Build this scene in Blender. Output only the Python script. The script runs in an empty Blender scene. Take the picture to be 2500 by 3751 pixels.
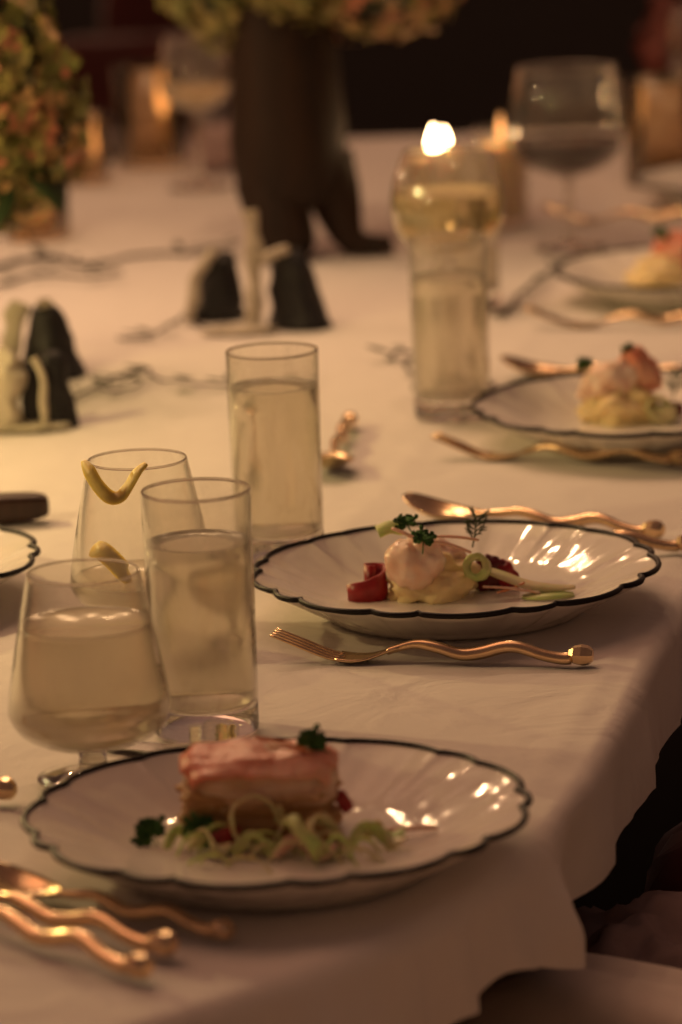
import bpy, math, random
from mathutils import Vector, Matrix, noise
R = math.radians
random.seed(11)
sc = bpy.context.scene
col = sc.collection

# ------------------------------------------------------------------ camera
cam_d = bpy.data.cameras.new('camera')
cam = bpy.data.objects.new('camera', cam_d); col.objects.link(cam)
cam.location = (0, 0, 1.40)
cam.rotation_euler = (Matrix.Rotation(R(77.5), 3, 'X') @ Matrix.Rotation(R(-2.2), 3, 'Z')).to_euler()
cam_d.sensor_fit = 'VERTICAL'; cam_d.sensor_height = 36.0; cam_d.lens = 142.3
cam_d.clip_start = 0.05; cam_d.clip_end = 400
cam_d.dof.use_dof = True
cam_d.dof.focus_distance = 2.53
cam_d.dof.aperture_fstop = 5.7
sc.camera = cam

# ------------------------------------------------------------------ night sky, low warm key light, exposure
SUN_EL, SUN_AZ = 60.0, -42.0        # light comes from beyond the table on its other side
world = bpy.data.worlds.new('World'); sc.world = world; world.use_nodes = True
wn = world.node_tree
sky = wn.nodes.new('ShaderNodeTexSky'); sky.sky_type = 'NISHITA'; sky.sun_disc = False
sky.sun_elevation = R(SUN_EL); sky.sun_rotation = R(SUN_AZ)
tint = wn.nodes.new('ShaderNodeMix'); tint.data_type = 'RGBA'; tint.blend_type = 'MULTIPLY'
tint.inputs['Factor'].default_value = 1.0
tint.inputs['B'].default_value = (1.0, 0.345, 0.145, 1)
wn.links.new(sky.outputs[0], tint.inputs['A'])
wn.links.new(tint.outputs['Result'], wn.nodes['Background'].inputs[0])
wn.nodes['Background'].inputs[1].default_value = 0.072
sun_d = bpy.data.lights.new('sun', 'SUN'); sun = bpy.data.objects.new('sun', sun_d); col.objects.link(sun)
sun_d.energy = 0.34; sun_d.angle = R(45); sun_d.color = (1.0, 0.57, 0.34)
d = Vector((-math.sin(R(-SUN_AZ)) * math.cos(R(SUN_EL)), math.cos(R(SUN_AZ)) * math.cos(R(SUN_EL)), math.sin(R(SUN_EL))))
sun.rotation_euler = d.to_track_quat('Z', 'Y').to_euler()
def candle_lamp(loc, power, radius=0.012, color=(1.0, 0.55, 0.22)):
    l = bpy.data.lights.new('candle_light', 'POINT'); l.energy = power; l.shadow_soft_size = radius; l.color = color
    o = bpy.data.objects.new('candle_light', l); o.location = loc; col.objects.link(o); return o
# candles standing in the middle of the table, just past the left border of the picture
candle_lamp((-0.52, 3.10, 1.08), 5.2, 0.010, (1.0, 0.70, 0.25))
candle_lamp((-0.58, 2.60, 1.08), 4.6, 0.010, (1.0, 0.68, 0.29))
candle_lamp((-0.50, 3.85, 1.06), 1.8, 0.010, (1.0, 0.62, 0.32))
# small bulbs hung over the table beyond the top of the picture: the plates and cutlery show their glints
for bx, by, bz in ((-.10, 3.55, 1.70), (-.28, 3.65, 1.78), (-.48, 3.70, 1.72), (.10, 3.80, 1.84), (-.66, 3.55, 1.70), (-.18, 4.00, 1.66), (-.42, 4.10, 1.72)):
    candle_lamp((bx, by, bz), 4.0, 0.006, (1.0, 0.605, 0.32)).name = 'string_bulb_light'
vs = sc.view_settings
vs.view_transform = 'Standard'; vs.look = 'None'; vs.exposure = 0.08; vs.gamma = 1.0; vs.use_curve_mapping = False
sc.render.engine = 'CYCLES'
cy = sc.cycles
cy.use_denoising = True
cy.use_adaptive_sampling = True; cy.adaptive_threshold = 0.03
cy.max_bounces = 14; cy.transmission_bounces = 12; cy.transparent_max_bounces = 16; cy.glossy_bounces = 6; cy.diffuse_bounces = 4
cy.sample_clamp_indirect = 4.0; cy.blur_glossy = 0.6
cy.caustics_refractive = True; cy.caustics_reflective = False

# ------------------------------------------------------------------ materials
def mat(name, color, rough=0.5, metal=0.0, trans=0.0, ior=1.45, sss=0.0, sss_r=(1, .5, .3), sss_s=0.004, spec=0.5, coat=0.0,
        sheen=0.0, vary=0.0, vscale=40.0, bump=0.0, bscale=200.0, bdist=0.001, stretch=(1, 1, 1), color2=None, alpha=1.0, emit=None, es=0.0, rvary=0.0):
    m = bpy.data.materials.new(name); m.use_nodes = True
    nt = m.node_tree; b = nt.nodes['Principled BSDF']
    I = b.inputs
    I['Base Color'].default_value = (*color, 1); I['Roughness'].default_value = rough; I['Metallic'].default_value = metal
    I['Transmission Weight'].default_value = trans; I['IOR'].default_value = ior
    I['Specular IOR Level'].default_value = spec; I['Coat Weight'].default_value = coat; I['Sheen Weight'].default_value = sheen
    if sss > 0:
        I['Subsurface Weight'].default_value = sss; I['Subsurface Radius'].default_value = sss_r; I['Subsurface Scale'].default_value = sss_s
    if emit:
        I['Emission Color'].default_value = (*emit, 1); I['Emission Strength'].default_value = es
    if vary > 0 or bump > 0 or color2 or rvary > 0:
        tc = nt.nodes.new('ShaderNodeTexCoord'); mp = nt.nodes.new('ShaderNodeMapping'); mp.inputs['Scale'].default_value = stretch
        nt.links.new(tc.outputs['Object'], mp.inputs['Vector'])
    if vary > 0 or color2 or rvary > 0:
        n = nt.nodes.new('ShaderNodeTexNoise'); n.inputs['Scale'].default_value = vscale; n.inputs['Detail'].default_value = 5
        nt.links.new(mp.outputs[0], n.inputs['Vector'])
        if vary > 0 or color2:
            rp = nt.nodes.new('ShaderNodeValToRGB')
            c2 = color2 or tuple(c * (1 - vary) for c in color)
            rp.color_ramp.elements[0].position = 0.32; rp.color_ramp.elements[1].position = 0.68
            rp.color_ramp.elements[0].color = (*c2, 1); rp.color_ramp.elements[1].color = (*color, 1)
            nt.links.new(n.outputs['Fac'], rp.inputs[0]); nt.links.new(rp.outputs[0], I['Base Color'])
        if rvary > 0:
            mr = nt.nodes.new('ShaderNodeMapRange'); mr.inputs['To Min'].default_value = max(0, rough - rvary); mr.inputs['To Max'].default_value = rough + rvary
            nt.links.new(n.outputs['Fac'], mr.inputs['Value']); nt.links.new(mr.outputs[0], I['Roughness'])
    if bump > 0:
        n2 = nt.nodes.new('ShaderNodeTexNoise'); n2.inputs['Scale'].default_value = bscale; n2.inputs['Detail'].default_value = 4
        nt.links.new(mp.outputs[0], n2.inputs['Vector'])
        bp = nt.nodes.new('ShaderNodeBump'); bp.inputs['Strength'].default_value = bump; bp.inputs['Distance'].default_value = bdist
        nt.links.new(n2.outputs['Fac'], bp.inputs['Height']); nt.links.new(bp.outputs[0], I['Normal'])
    return m

def cloth_material():
    m = mat('linen', (0.74, 0.70, 0.66), rough=0.85, sheen=0.15, spec=0.2)
    nt = m.node_tree; b = nt.nodes['Principled BSDF']
    tc = nt.nodes.new('ShaderNodeTexCoord')
    w1 = nt.nodes.new('ShaderNodeTexWave'); w1.inputs['Scale'].default_value = 420; w1.inputs['Distortion'].default_value = 1.5; w1.inputs['Detail'].default_value = 1
    w2 = nt.nodes.new('ShaderNodeTexWave'); w2.bands_direction = 'Y'; w2.inputs['Scale'].default_value = 420; w2.inputs['Distortion'].default_value = 1.5
    n = nt.nodes.new('ShaderNodeTexNoise'); n.inputs['Scale'].default_value = 11; n.inputs['Detail'].default_value = 7; n.inputs['Distortion'].default_value = 1.6
    for w in (w1, w2, n): nt.links.new(tc.outputs['Object'], w.inputs['Vector'])
    a = nt.nodes.new('ShaderNodeMath'); a.operation = 'ADD'
    nt.links.new(w1.outputs['Fac'], a.inputs[0]); nt.links.new(w2.outputs['Fac'], a.inputs[1])
    b1 = nt.nodes.new('ShaderNodeBump'); b1.inputs['Strength'].default_value = 0.10; b1.inputs['Distance'].default_value = 0.0004
    nt.links.new(a.outputs[0], b1.inputs['Height'])
    b2 = nt.nodes.new('ShaderNodeBump'); b2.inputs['Strength'].default_value = 0.8; b2.inputs['Distance'].default_value = 0.005
    nt.links.new(n.outputs['Fac'], b2.inputs['Height']); nt.links.new(b1.outputs[0], b2.inputs['Normal'])
    nt.links.new(b2.outputs[0], b.inputs['Normal'])
    return m

M = {}
M['linen'] = cloth_material()
M['floor'] = mat('dark_floor', (0.0035, 0.003, 0.003), rough=0.8, vary=0.4, vscale=3, spec=0.05)
M['wood'] = mat('table_wood', (0.12, 0.06, 0.03), rough=0.5, vary=0.4, vscale=8, stretch=(1, 8, 1))
M['porcelain'] = mat('porcelain', (0.83, 0.80, 0.73), rough=0.06, spec=0.42, coat=0.0, vary=0.05, vscale=12, bump=0.05, bscale=60, bdist=0.002)
M['trim'] = mat('black_trim', (0.010, 0.009, 0.010), rough=0.45, spec=0.3, bump=0.2, bscale=300)
M['gold'] = mat('rose_gold', (0.84, 0.61, 0.37), rough=0.24, metal=1.0, vary=0.15, vscale=60, bump=0.06, bscale=160, rvary=0.07)
def clear_glass(name, color, bump, stretch, frost=0.0, bscale=60):
    m = bpy.data.materials.new(name); m.use_nodes = True; nt = m.node_tree
    nt.nodes.remove(nt.nodes['Principled BSDF']); out = nt.nodes['Material Output']
    tr = nt.nodes.new('ShaderNodeBsdfTransparent'); tr.inputs[0].default_value = (*color, 1)
    gl = nt.nodes.new('ShaderNodeBsdfGlossy'); gl.inputs['Roughness'].default_value = 0.03
    fr = nt.nodes.new('ShaderNodeLayerWeight'); fr.inputs['Blend'].default_value = 0.5
    pw = nt.nodes.new('ShaderNodeMath'); pw.operation = 'POWER'; pw.inputs[1].default_value = 3.4
    ma = nt.nodes.new('ShaderNodeMath'); ma.operation = 'MULTIPLY_ADD'; ma.inputs[1].default_value = 0.9; ma.inputs[2].default_value = 0.035
    mx = nt.nodes.new('ShaderNodeMixShader')
    tc = nt.nodes.new('ShaderNodeTexCoord'); mp = nt.nodes.new('ShaderNodeMapping'); mp.inputs['Scale'].default_value = stretch
    n = nt.nodes.new('ShaderNodeTexNoise'); n.inputs['Scale'].default_value = bscale; n.inputs['Detail'].default_value = 4
    bp = nt.nodes.new('ShaderNodeBump'); bp.inputs['Strength'].default_value = bump; bp.inputs['Distance'].default_value = 0.003
    L = nt.links.new
    L(tc.outputs['Object'], mp.inputs['Vector']); L(mp.outputs[0], n.inputs['Vector']); L(n.outputs['Fac'], bp.inputs['Height'])
    L(bp.outputs[0], gl.inputs['Normal']); L(bp.outputs[0], fr.inputs['Normal'])
    L(fr.outputs['Facing'], pw.inputs[0]); L(pw.outputs[0], ma.inputs[0]); L(ma.outputs[0], mx.inputs[0])
    tl = nt.nodes.new('ShaderNodeBsdfTranslucent'); tl.inputs[0].default_value = (0.95, 0.93, 0.90, 1)
    df = nt.nodes.new('ShaderNodeBsdfDiffuse'); df.inputs[0].default_value = (0.95, 0.93, 0.90, 1)
    fm = nt.nodes.new('ShaderNodeMixShader'); L(tl.outputs[0], fm.inputs[1]); L(df.outputs[0], fm.inputs[2])
    n3 = nt.nodes.new('ShaderNodeTexNoise'); n3.inputs['Scale'].default_value = 90; n3.inputs['Detail'].default_value = 6; L(mp.outputs[0], n3.inputs['Vector'])
    mr = nt.nodes.new('ShaderNodeMapRange'); mr.inputs['From Min'].default_value = 0.35; mr.inputs['From Max'].default_value = 0.7; mr.inputs['To Min'].default_value = frost * .35; mr.inputs['To Max'].default_value = frost
    L(n3.outputs['Fac'], mr.inputs['Value'])
    fx = nt.nodes.new('ShaderNodeMixShader'); L(mr.outputs[0], fx.inputs[0]); L(tr.outputs[0], fx.inputs[1]); L(fm.outputs[0], fx.inputs[2])
    L(fx.outputs[0], mx.inputs[1]); L(gl.outputs[0], mx.inputs[2]); L(mx.outputs[0], out.inputs['Surface'])
    return m
M['glass'] = clear_glass('clear_glass', (0.965, 0.955, 0.93), 0.35, (1, 1, 0.22), 0.15)
M['thin_glass'] = clear_glass('thin_glass', (0.98, 0.975, 0.955), 0.05, (1, 1, 0.5), 0.06)
M['solid_glass'] = mat('solid_glass', (0.97, 0.96, 0.93), rough=0.0, trans=1.0, ior=1.45, bump=0.05, bscale=60, bdist=0.002)
M['water'] = mat('water', (1.0, 0.96, 0.86), rough=0.2, trans=0.84, ior=1.2, bump=0.22, bscale=70, bdist=0.003, stretch=(1, 1, 0.15))
M['cocktail'] = mat('cloudy_cocktail', (0.99, 0.93, 0.80), rough=0.16, trans=0.62, ior=1.2)
M['white_wine'] = mat('white_wine', (0.97, 0.86, 0.56), rough=0.14, trans=0.80, ior=1.22)
M['red_wine'] = mat('red_wine', (0.030, 0.004, 0.003), rough=0.02, trans=0.5, ior=1.33)
M['peel'] = mat('lemon_peel', (1.0, 0.58, 0.14), rough=0.45, sss=0.8, sss_r=(1, .8, .3), sss_s=0.008, vary=0.18, vscale=120, bump=0.4, bscale=700, bdist=0.0006)
M['pith'] = mat('lemon_pith', (0.90, 0.76, 0.42), rough=0.6, sss=0.8, sss_r=(1, .8, .4), sss_s=0.008, bump=0.3, bscale=500, bdist=0.0005)
M['mash'] = mat('mash', (0.86, 0.70, 0.38), rough=0.45, sss=0.35, sss_r=(1, .7, .3), sss_s=0.006, vary=0.12, vscale=90, bump=0.5, bscale=260, bdist=0.0016)
M['fish'] = mat('fish', (0.85, 0.71, 0.61), rough=0.26, sss=0.4, sss_r=(1, .5, .35), sss_s=0.005, color2=(0.80, 0.54, 0.40), vscale=70, bump=0.35, bscale=120, bdist=0.0014, coat=0.15)
M['salmon'] = mat('salmon', (0.76, 0.46, 0.33), rough=0.38, sss=0.45, sss_r=(1, .4, .2), sss_s=0.005, color2=(0.58, 0.11, 0.05), vscale=20, stretch=(1, 1, 1.5), bump=0.35, bscale=180, bdist=0.001)
M['flake'] = mat('pale_flake', (0.80, 0.62, 0.50), rough=0.45, sss=0.45, sss_s=0.005, color2=(0.50, 0.30, 0.15), vscale=30, stretch=(1, 1, 4), bump=0.5, bscale=130, bdist=0.0018)
M['crust'] = mat('browned_layer', (0.50, 0.31, 0.13), rough=0.5, sss=0.3, sss_s=0.004, color2=(0.34, 0.17, 0.07), vscale=45, stretch=(1, 1, 4), bump=0.5, bscale=160, bdist=0.0015)
M['pepper'] = mat('red_pepper', (0.34, 0.016, 0.020), rough=0.38, sss=0.25, sss_s=0.002, vary=0.35, vscale=90, bump=0.3, bscale=300, bdist=0.0006)
M['beet'] = mat('dark_beet', (0.13, 0.008, 0.012), rough=0.35, vary=0.3, vscale=90, sss=0.15, sss_s=0.002)
M['leek'] = mat('leek', (0.44, 0.58, 0.20), rough=0.4, sss=0.4, sss_r=(.6, 1, .3), sss_s=0.003, color2=(0.58, 0.56, 0.26), vscale=60, stretch=(1, 1, .4), bump=0.15, bscale=240, bdist=0.0005)
M['pale_leek'] = mat('pale_leek', (0.66, 0.60, 0.38), rough=0.4, sss=0.4, sss_s=0.003, color2=(0.50, 0.52, 0.22), vscale=50, bump=0.15, bscale=240, bdist=0.0005)
M['julienne'] = mat('pink_julienne', (0.74, 0.50, 0.38), rough=0.4, sss=0.4, sss_s=0.003, vary=0.15, vscale=80)
M['carrot'] = mat('carrot', (0.62, 0.24, 0.09), rough=0.4, sss=0.3, sss_s=0.003, vary=0.15, vscale=80)
M['herb'] = mat('parsley', (0.075, 0.21, 0.05), rough=0.5, vary=0.45, vscale=160, sss=0.1, sss_s=0.001)
M['dill'] = mat('dill', (0.045, 0.085, 0.030), rough=0.5, vary=0.3, vscale=160)
M['wax'] = mat('melted_wax', (0.50, 0.45, 0.36), rough=0.5, sss=0.3, sss_r=(1, .8, .5), sss_s=0.01, vary=0.10, vscale=40, bump=0.3, bscale=50, bdist=0.003)
M['stone'] = mat('black_stone', (0.014, 0.013, 0.016), rough=0.55, vary=0.5, vscale=30, bump=0.6, bscale=60, bdist=0.004)
M['vase'] = mat('dark_ceramic', (0.026, 0.013, 0.007), rough=0.6, spec=0.25, color2=(0.016, 0.010, 0.007), vscale=14, stretch=(3, 3, .5), bump=0.5, bscale=30, bdist=0.004)
M['twig'] = mat('dark_twig', (0.050, 0.040, 0.032), rough=0.7, vary=0.4, vscale=60)
M['twig_leaf'] = mat('grey_leaf', (0.075, 0.075, 0.050), rough=0.7, vary=0.4, vscale=60)
M['pet_green'] = mat('petal_green', (0.24, 0.25, 0.07), rough=0.6, vary=0.45, vscale=30)
M['pet_olive'] = mat('petal_olive', (0.32, 0.27, 0.085), rough=0.6, vary=0.4, vscale=30)
M['pet_pink'] = mat('petal_pink', (0.66, 0.27, 0.16), rough=0.6, vary=0.45, vscale=40)
M['pet_tan'] = mat('petal_tan', (0.50, 0.31, 0.14), rough=0.6, vary=0.4, vscale=30)
M['leaf'] = mat('bouquet_leaf', (0.030, 0.055, 0.016), rough=0.5, vary=0.4, vscale=30)
M['stem'] = mat('flower_stem', (0.04, 0.05, 0.02), rough=0.6, vary=0.3, vscale=40)
M['amber'] = mat('amber_glass', (0.86, 0.74, 0.56), rough=0.14, trans=1.0, ior=1.3, bump=0.2, bscale=25, bdist=0.003)
M['candle'] = mat('candle_wax', (0.80, 0.62, 0.40), rough=0.5, sss=0.6, sss_r=(1, .6, .3), sss_s=0.02, vary=0.05, vscale=30)
M['wick'] = mat('wick', (0.01, 0.01, 0.01), rough=0.9, vary=0.2)
M['flame'] = mat('flame', (1, .7, .3), rough=1, emit=(1.0, 0.62, 0.30), es=45)
M['flame_and_streak'] = mat('flame_and_streak', (1, .6, .25), rough=1, emit=(1.0, 0.42, 0.13), es=2.0)  # dim emission; the overlong flames also draw the glow streak in amber glass
M['red_velvet'] = mat('red_velvet', (0.085, 0.010, 0.009), rough=0.85, sheen=0.4, vary=0.4, vscale=10)
M['pale_linen'] = mat('pale_linen', (0.74, 0.66, 0.60), rough=0.9, vary=0.12, vscale=20, bump=0.2, bscale=300)
M['mauve'] = mat('mauve_cloth', (0.42, 0.30, 0.29), rough=0.9, vary=0.35, vscale=16, bump=0.3, bscale=60, bdist=0.004)
M['grey_cloth'] = mat('grey_cloth', (0.20, 0.17, 0.17), rough=0.9, vary=0.2, vscale=30)
M['dark_wood'] = mat('dark_handle', (0.045, 0.020, 0.014), rough=0.4, vary=0.4, vscale=30, stretch=(6, 1, 1))
M['steel'] = mat('dull_steel', (0.62, 0.58, 0.55), rough=0.18, metal=1.0, vary=0.1, vscale=60)
M['rose'] = mat('rose_petal', (0.20, 0.045, 0.035), rough=0.6, vary=0.5, vscale=30)
M['green_glass'] = mat('green_glass', (0.03, 0.07, 0.025), rough=0.05, trans=0.7, ior=1.45, vary=0.2)

# ------------------------------------------------------------------ mesh helpers
class MB:
    def __init__(s): s.v = []; s.f = []; s.mi = []
    def add(s, verts, faces, mi=0, mtx=None):
        o = len(s.v)
        s.v += [tuple(mtx @ Vector(p)) if mtx else tuple(p) for p in verts]
        for f in faces: s.f.append(tuple(i + o for i in f)); s.mi.append(mi)
        return s
    def build(s, name, mats, parent=None, smooth=True, loc=None, rot=None):
        me = bpy.data.meshes.new(name); me.from_pydata(s.v, [], s.f)
        for m in (mats if isinstance(mats, (list, tuple)) else [mats]): me.materials.append(M[m])
        me.polygons.foreach_set('material_index', s.mi)
        me.polygons.foreach_set('use_smooth', [smooth] * len(s.f)); me.update()
        o = bpy.data.objects.new(name, me); col.objects.link(o)
        if parent: o.parent = parent
        if loc: o.location = loc
        if rot: o.rotation_euler = rot
        return o
def tag(o, label, cat, group=None, kind=None):
    if kind: o['kind'] = kind
    o['label'] = label; o['category'] = cat
    if group: o['group'] = group
    return o
def empty(name, loc, rz=0.0):
    o = bpy.data.objects.new(name, None); o.empty_display_size = 0.02; col.objects.link(o)
    o.location = loc; o.rotation_euler = (0, 0, rz); return o
def copy_tree(o, parent=None):
    c = o.copy(); col.objects.link(c); c.parent = parent
    for ch in list(o.children): copy_tree(ch, c)
    return c
def lathe(prof, n=64, closed=False):
    """prof: list of (r, z); r == 0 ends become poles"""
    v, f, rings = [], [], []
    for r, z in prof:
        if r < 1e-6: rings.append([len(v)]); v.append((0, 0, z))
        else:
            rings.append(list(range(len(v), len(v) + n)))
            v += [(r * math.cos(2 * math.pi * i / n), r * math.sin(2 * math.pi * i / n), z) for i in range(n)]
    pairs = list(zip(rings, rings[1:])) + ([(rings[-1], rings[0])] if closed else [])
    for a, b in pairs:
        for i in range(n):
            j = (i + 1) % n
            if len(a) == 1 and len(b) == 1: continue
            if len(a) == 1: f.append((a[0], b[j], b[i]))
            elif len(b) == 1: f.append((a[i], a[j], b[0]))
            else: f.append((a[i], a[j], b[j], b[i]))
    return v, f
def smooth_profile(prof, sub=5):
    out = []
    n = len(prof)
    for i in range(n - 1):
        p0, p1, p2, p3 = prof[max(i - 1, 0)], prof[i], prof[i + 1], prof[min(i + 2, n - 1)]
        for k in range(sub):
            t = k / sub
            out.append(tuple(0.5 * ((2 * b) + (-a + c) * t + (2 * a - 5 * b + 4 * c - e) * t * t + (-a + 3 * b - 3 * c + e) * t ** 3) for a, b, c, e in zip(p0, p1, p2, p3)))
    out.append(tuple(prof[-1])); return out
def tube(path, radii, n=10, flat=1.0, up=(0, 0, 1)):
    P = [Vector(p) for p in path]; v, f = [], []
    if not hasattr(radii, '__len__'): radii = [radii] * len(P)
    ref = Vector(up)
    for i, p in enumerate(P):
        t = (P[min(i + 1, len(P) - 1)] - P[max(i - 1, 0)]).normalized()
        s = t.cross(ref)
        if s.length < 1e-4: s = t.orthogonal()
        s.normalize(); u = s.cross(t).normalized(); ref = u
        for k in range(n):
            a = 2 * math.pi * k / n
            v.append(p + (s * math.cos(a) + u * math.sin(a) * flat) * radii[i])
    for i in range(len(P) - 1):
        for k in range(n):
            j = (k + 1) % n
            f.append((i * n + k, i * n + j, (i + 1) * n + j, (i + 1) * n + k))
    v.append(P[0]); v.append(P[-1]); a, b = len(v) - 2, len(v) - 1
    for k in range(n):
        j = (k + 1) % n
        f.append((a, j, k)); f.append((b, (len(P) - 1) * n + k, (len(P) - 1) * n + j))
    return v, f
def ribbon(path, width, thick=0.0008, wdir=(0, 0, 1), twist=None):
    """a strip with thickness along path; wdir is the direction of its width"""
    P = [Vector(p) for p in path]; v, f = [], []
    n = len(P)
    for i, p in enumerate(P):
        t = (P[min(i + 1, n - 1)] - P[max(i - 1, 0)]).normalized()
        w = Vector(wdir[i] if hasattr(wdir[0], '__len__') else wdir)
        if twist: w = Matrix.Rotation(twist(i / (n - 1)), 3, t) @ w
        w = (w - t * w.dot(t)).normalized(); nn = t.cross(w).normalized()
        ww = (width(i / (n - 1)) if callable(width) else width) * 0.5
        for a, b in ((1, 1), (1, -1), (-1, -1), (-1, 1)):
            v.append(p + w * ww * a + nn * thick * 0.5 * b)
    for i in range(n - 1):
        for k in range(4):
            j = (k + 1) % 4
            f.append((i * 4 + k, i * 4 + j, (i + 1) * 4 + j, (i + 1) * 4 + k))
    f.append((3, 2, 1, 0)); f.append(tuple((n - 1) * 4 + k for k in range(4)))
    return v, f
def ball(n=40, m=24):
    return lathe([(math.sin(math.pi * i / m), -math.cos(math.pi * i / m)) for i in range(m + 1)], n)
def lump(size, amp=0.15, freq=2.0, seed=0, flat_bottom=True, n=44, m=28, power=1.0):
    v, f = ball(n, m); out = []
    for p in v:
        q = Vector(p)
        k = 1 + amp * noise.fractal(q * freq + Vector((seed * 7.3, seed * 3.1, seed)), 1.0, 2.0, 4)
        q = Vector((abs(q.x) ** power * math.copysign(1, q.x), abs(q.y) ** power * math.copysign(1, q.y), abs(q.z) ** power * math.copysign(1, q.z))) * k
        if flat_bottom and q.z < -0.55: q.z = -0.55 + (q.z + 0.55) * 0.1
        out.append((q.x * size[0], q.y * size[1], q.z * size[2]))
    return out, f
def rbox(sx, sy, sz, r=0.15, n=6, amp=0.0, seed=0, freq=2.0):
    """a soft-edged block: superellipsoid sampled finely, roughened by noise"""
    v, f = ball(48, 28); out = []
    e = r
    for p in v:
        q = Vector(p)
        k = (abs(q.x) ** (2 / e) + abs(q.y) ** (2 / e) + abs(q.z) ** (2 / e)) ** (-e / 2)
        q = q * k
        k2 = 1 + amp * noise.fractal(q * freq + Vector((seed * 5.1, seed, seed * 2.2)), 1.0, 2.0, 4)
        out.append((q.x * sx * k2, q.y * sy * k2, q.z * sz * k2))
    return out, f
T = Matrix.Translation
def rotz(a): return Matrix.Rotation(a, 4, 'Z')
TZ = 0.75

# ------------------------------------------------------------------ the setting
g = MB().add([(-40, -30, 0), (40, -30, 0), (40, 60, 0), (-40, 60, 0)], [(0, 1, 2, 3)]).build('ground', 'floor'); g['kind'] = 'structure'

# ------------------------------------------------------------------ table and tablecloth
OUT = [(.204, 2.57), (.305, 2.95), (.41, 3.37), (.53, 3.88), (.66, 4.40), (.735, 4.78), (.70, 5.02), (.50, 5.10), (.10, 5.12), (-.35, 5.12), (-.62, 5.02),
       (-.74, 4.6), (-.88, 3.7), (-1.0, 2.9), (-1.08, 2.3), (-1.06, 1.95), (-.95, 1.74), (-.75, 1.63), (-.52, 1.62), (-.32, 1.69), (-.17, 1.785), (-.06, 1.875),
       (.024, 1.968), (.080, 2.075), (.120, 2.2), (.158, 2.36)]
def closed_spline(P, step=0.008):
    pts = []; n = len(P)
    for i in range(n):
        a, b, c, e = [Vector(P[(i + k) % n]) for k in (-1, 0, 1, 2)]
        m = max(2, int((c - b).length / step))
        for k in range(m):
            t = k / m
            pts.append(0.5 * ((2 * b) + (-a + c) * t + (2 * a - 5 * b + 4 * c - e) * t * t + (-a + 3 * b - 3 * c + e) * t ** 3))
    return pts
edge = closed_spline(OUT)
NE = len(edge)
CEN = Vector((-0.16, 3.25))
norms = []
for i in range(NE):
    t = (edge[(i + 4) % NE] - edge[i - 4]).normalized(); norms.append(Vector((-t.y, t.x)))
cenf = sum(1 for i in range(0, NE, 7) if norms[i].dot(edge[i] - CEN) > 0)
if cenf < NE / 14: norms = [-q for q in norms]
arc = [0.0]
for i in range(1, NE): arc.append(arc[-1] + (edge[i] - edge[i - 1]).length)
def sstep(a, b, x):
    t = min(1, max(0, (x - a) / (b - a))); return t * t * (3 - 2 * t)
def build_cloth():
    mb = MB(); verts = []; rings = 0
    NT = 78
    scales = [0.0005] + [(k / NT) ** 0.8 for k in range(1, NT + 1)]
    def wrinkle(x, y):
        p = Vector((x * 3.2, y * 2.2, 0.3)); q = Vector((x * 9 + 2, y * 5.5, 1.7))
        z = 0.0022 * noise.noise(p) + 0.0013 * noise.noise(q) + .0004 * noise.noise(Vector((x * 30, y * 14, 2)))
        # pressed fold lines running across the table
        for k, (cx, cy, ax) in enumerate(((0.06, 2.0, 0.23), (-0.20, 2.0, 0.23))):
            dd = (x - cx) - ax * (y - cy)
            z += 0.0011 * math.exp(-(dd / 0.010) ** 2)
        for yy in (2.28, 2.96, 3.64, 4.3):
            dd = (y - yy) + 0.235 * x
            z += 0.0009 * math.exp(-(dd / 0.012) ** 2)
        return z
    for s in scales:
        for e in edge:
            p = CEN + (e - CEN) * s
            fade = sstep(1.0, 0.965, s)
            verts.append((p.x, p.y, TZ + wrinkle(p.x, p.y) * fade))
        rings += 1
    r0 = 0.013
    ND = 30
    for j in range(1, ND + 1):
        u = j / ND
        for i, e in enumerate(edge):
            # length of the overhang: short along the side, longer at the near end
            y = e.y; x = e.x
            near = sstep(0.030, -0.05, x) * sstep(2.4, 2.0, y)
            L = 0.044 + 0.050 * near - 0.018 * math.exp(-((arc_rel(i) + .08) / .05) ** 2) + 0.004 * noise.noise(Vector((arc[i] * 4, 0, 5)))
            cor = math.exp(-((arc_rel(i)) / 0.10) ** 2)
            L += 0.012 * cor
            a = u * (L + 0.025)
            if a < r0 * math.pi / 2:
                th = a / r0; off = r0 * math.sin(th); dz = r0 * (1 - math.cos(th))
            else:
                off = r0; dz = r0 + a - r0 * math.pi / 2
            hang = sstep(0.0, 0.055, dz)
            s_ = arc[i]
            fold = 0.009 * (1 - abs(math.sin(s_ * 42 + 3 * noise.noise(Vector((s_ * 5, 4, 2)))))) ** 2 + 0.008 * math.sin(s_ * 38 + 2.2 * noise.noise(Vector((s_ * 3, 1, 2)))) + 0.013 * noise.noise(Vector((s_ * 9, 3, dz * 3))) + 0.004 * noise.noise(Vector((s_ * 28, 7, dz * 6)))
            front = sstep(2.20, 2.05, y)
            fold = fold * (0.26 + 0.6 * near) + front * 0.012 * (1 - abs(math.sin(s_ * 62 + 2.5 * noise.noise(Vector((s_ * 6, 8, 1)))))) ** 2.5
            off += hang * (0.003 + fold + 0.014 * math.exp(-((arc_rel(i) + .015) / .035) ** 2) - 0.020 * math.exp(-((arc_rel(i) - .065) / .035) ** 2))
            p = e + norms[i] * off
            verts.append((p.x, p.y, TZ - dz))
        rings += 1
    faces = []
    for k in range(rings - 1):
        for i in range(NE):
            j = (i + 1) % NE
            faces.append((k * NE + i, k * NE + j, (k + 1) * NE + j, (k + 1) * NE + i))
    mb.add(verts, faces)
    return mb
ci = min(range(NE), key=lambda i: (edge[i] - Vector((.100, 2.11))).length)
TOT = arc[-1]
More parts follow.
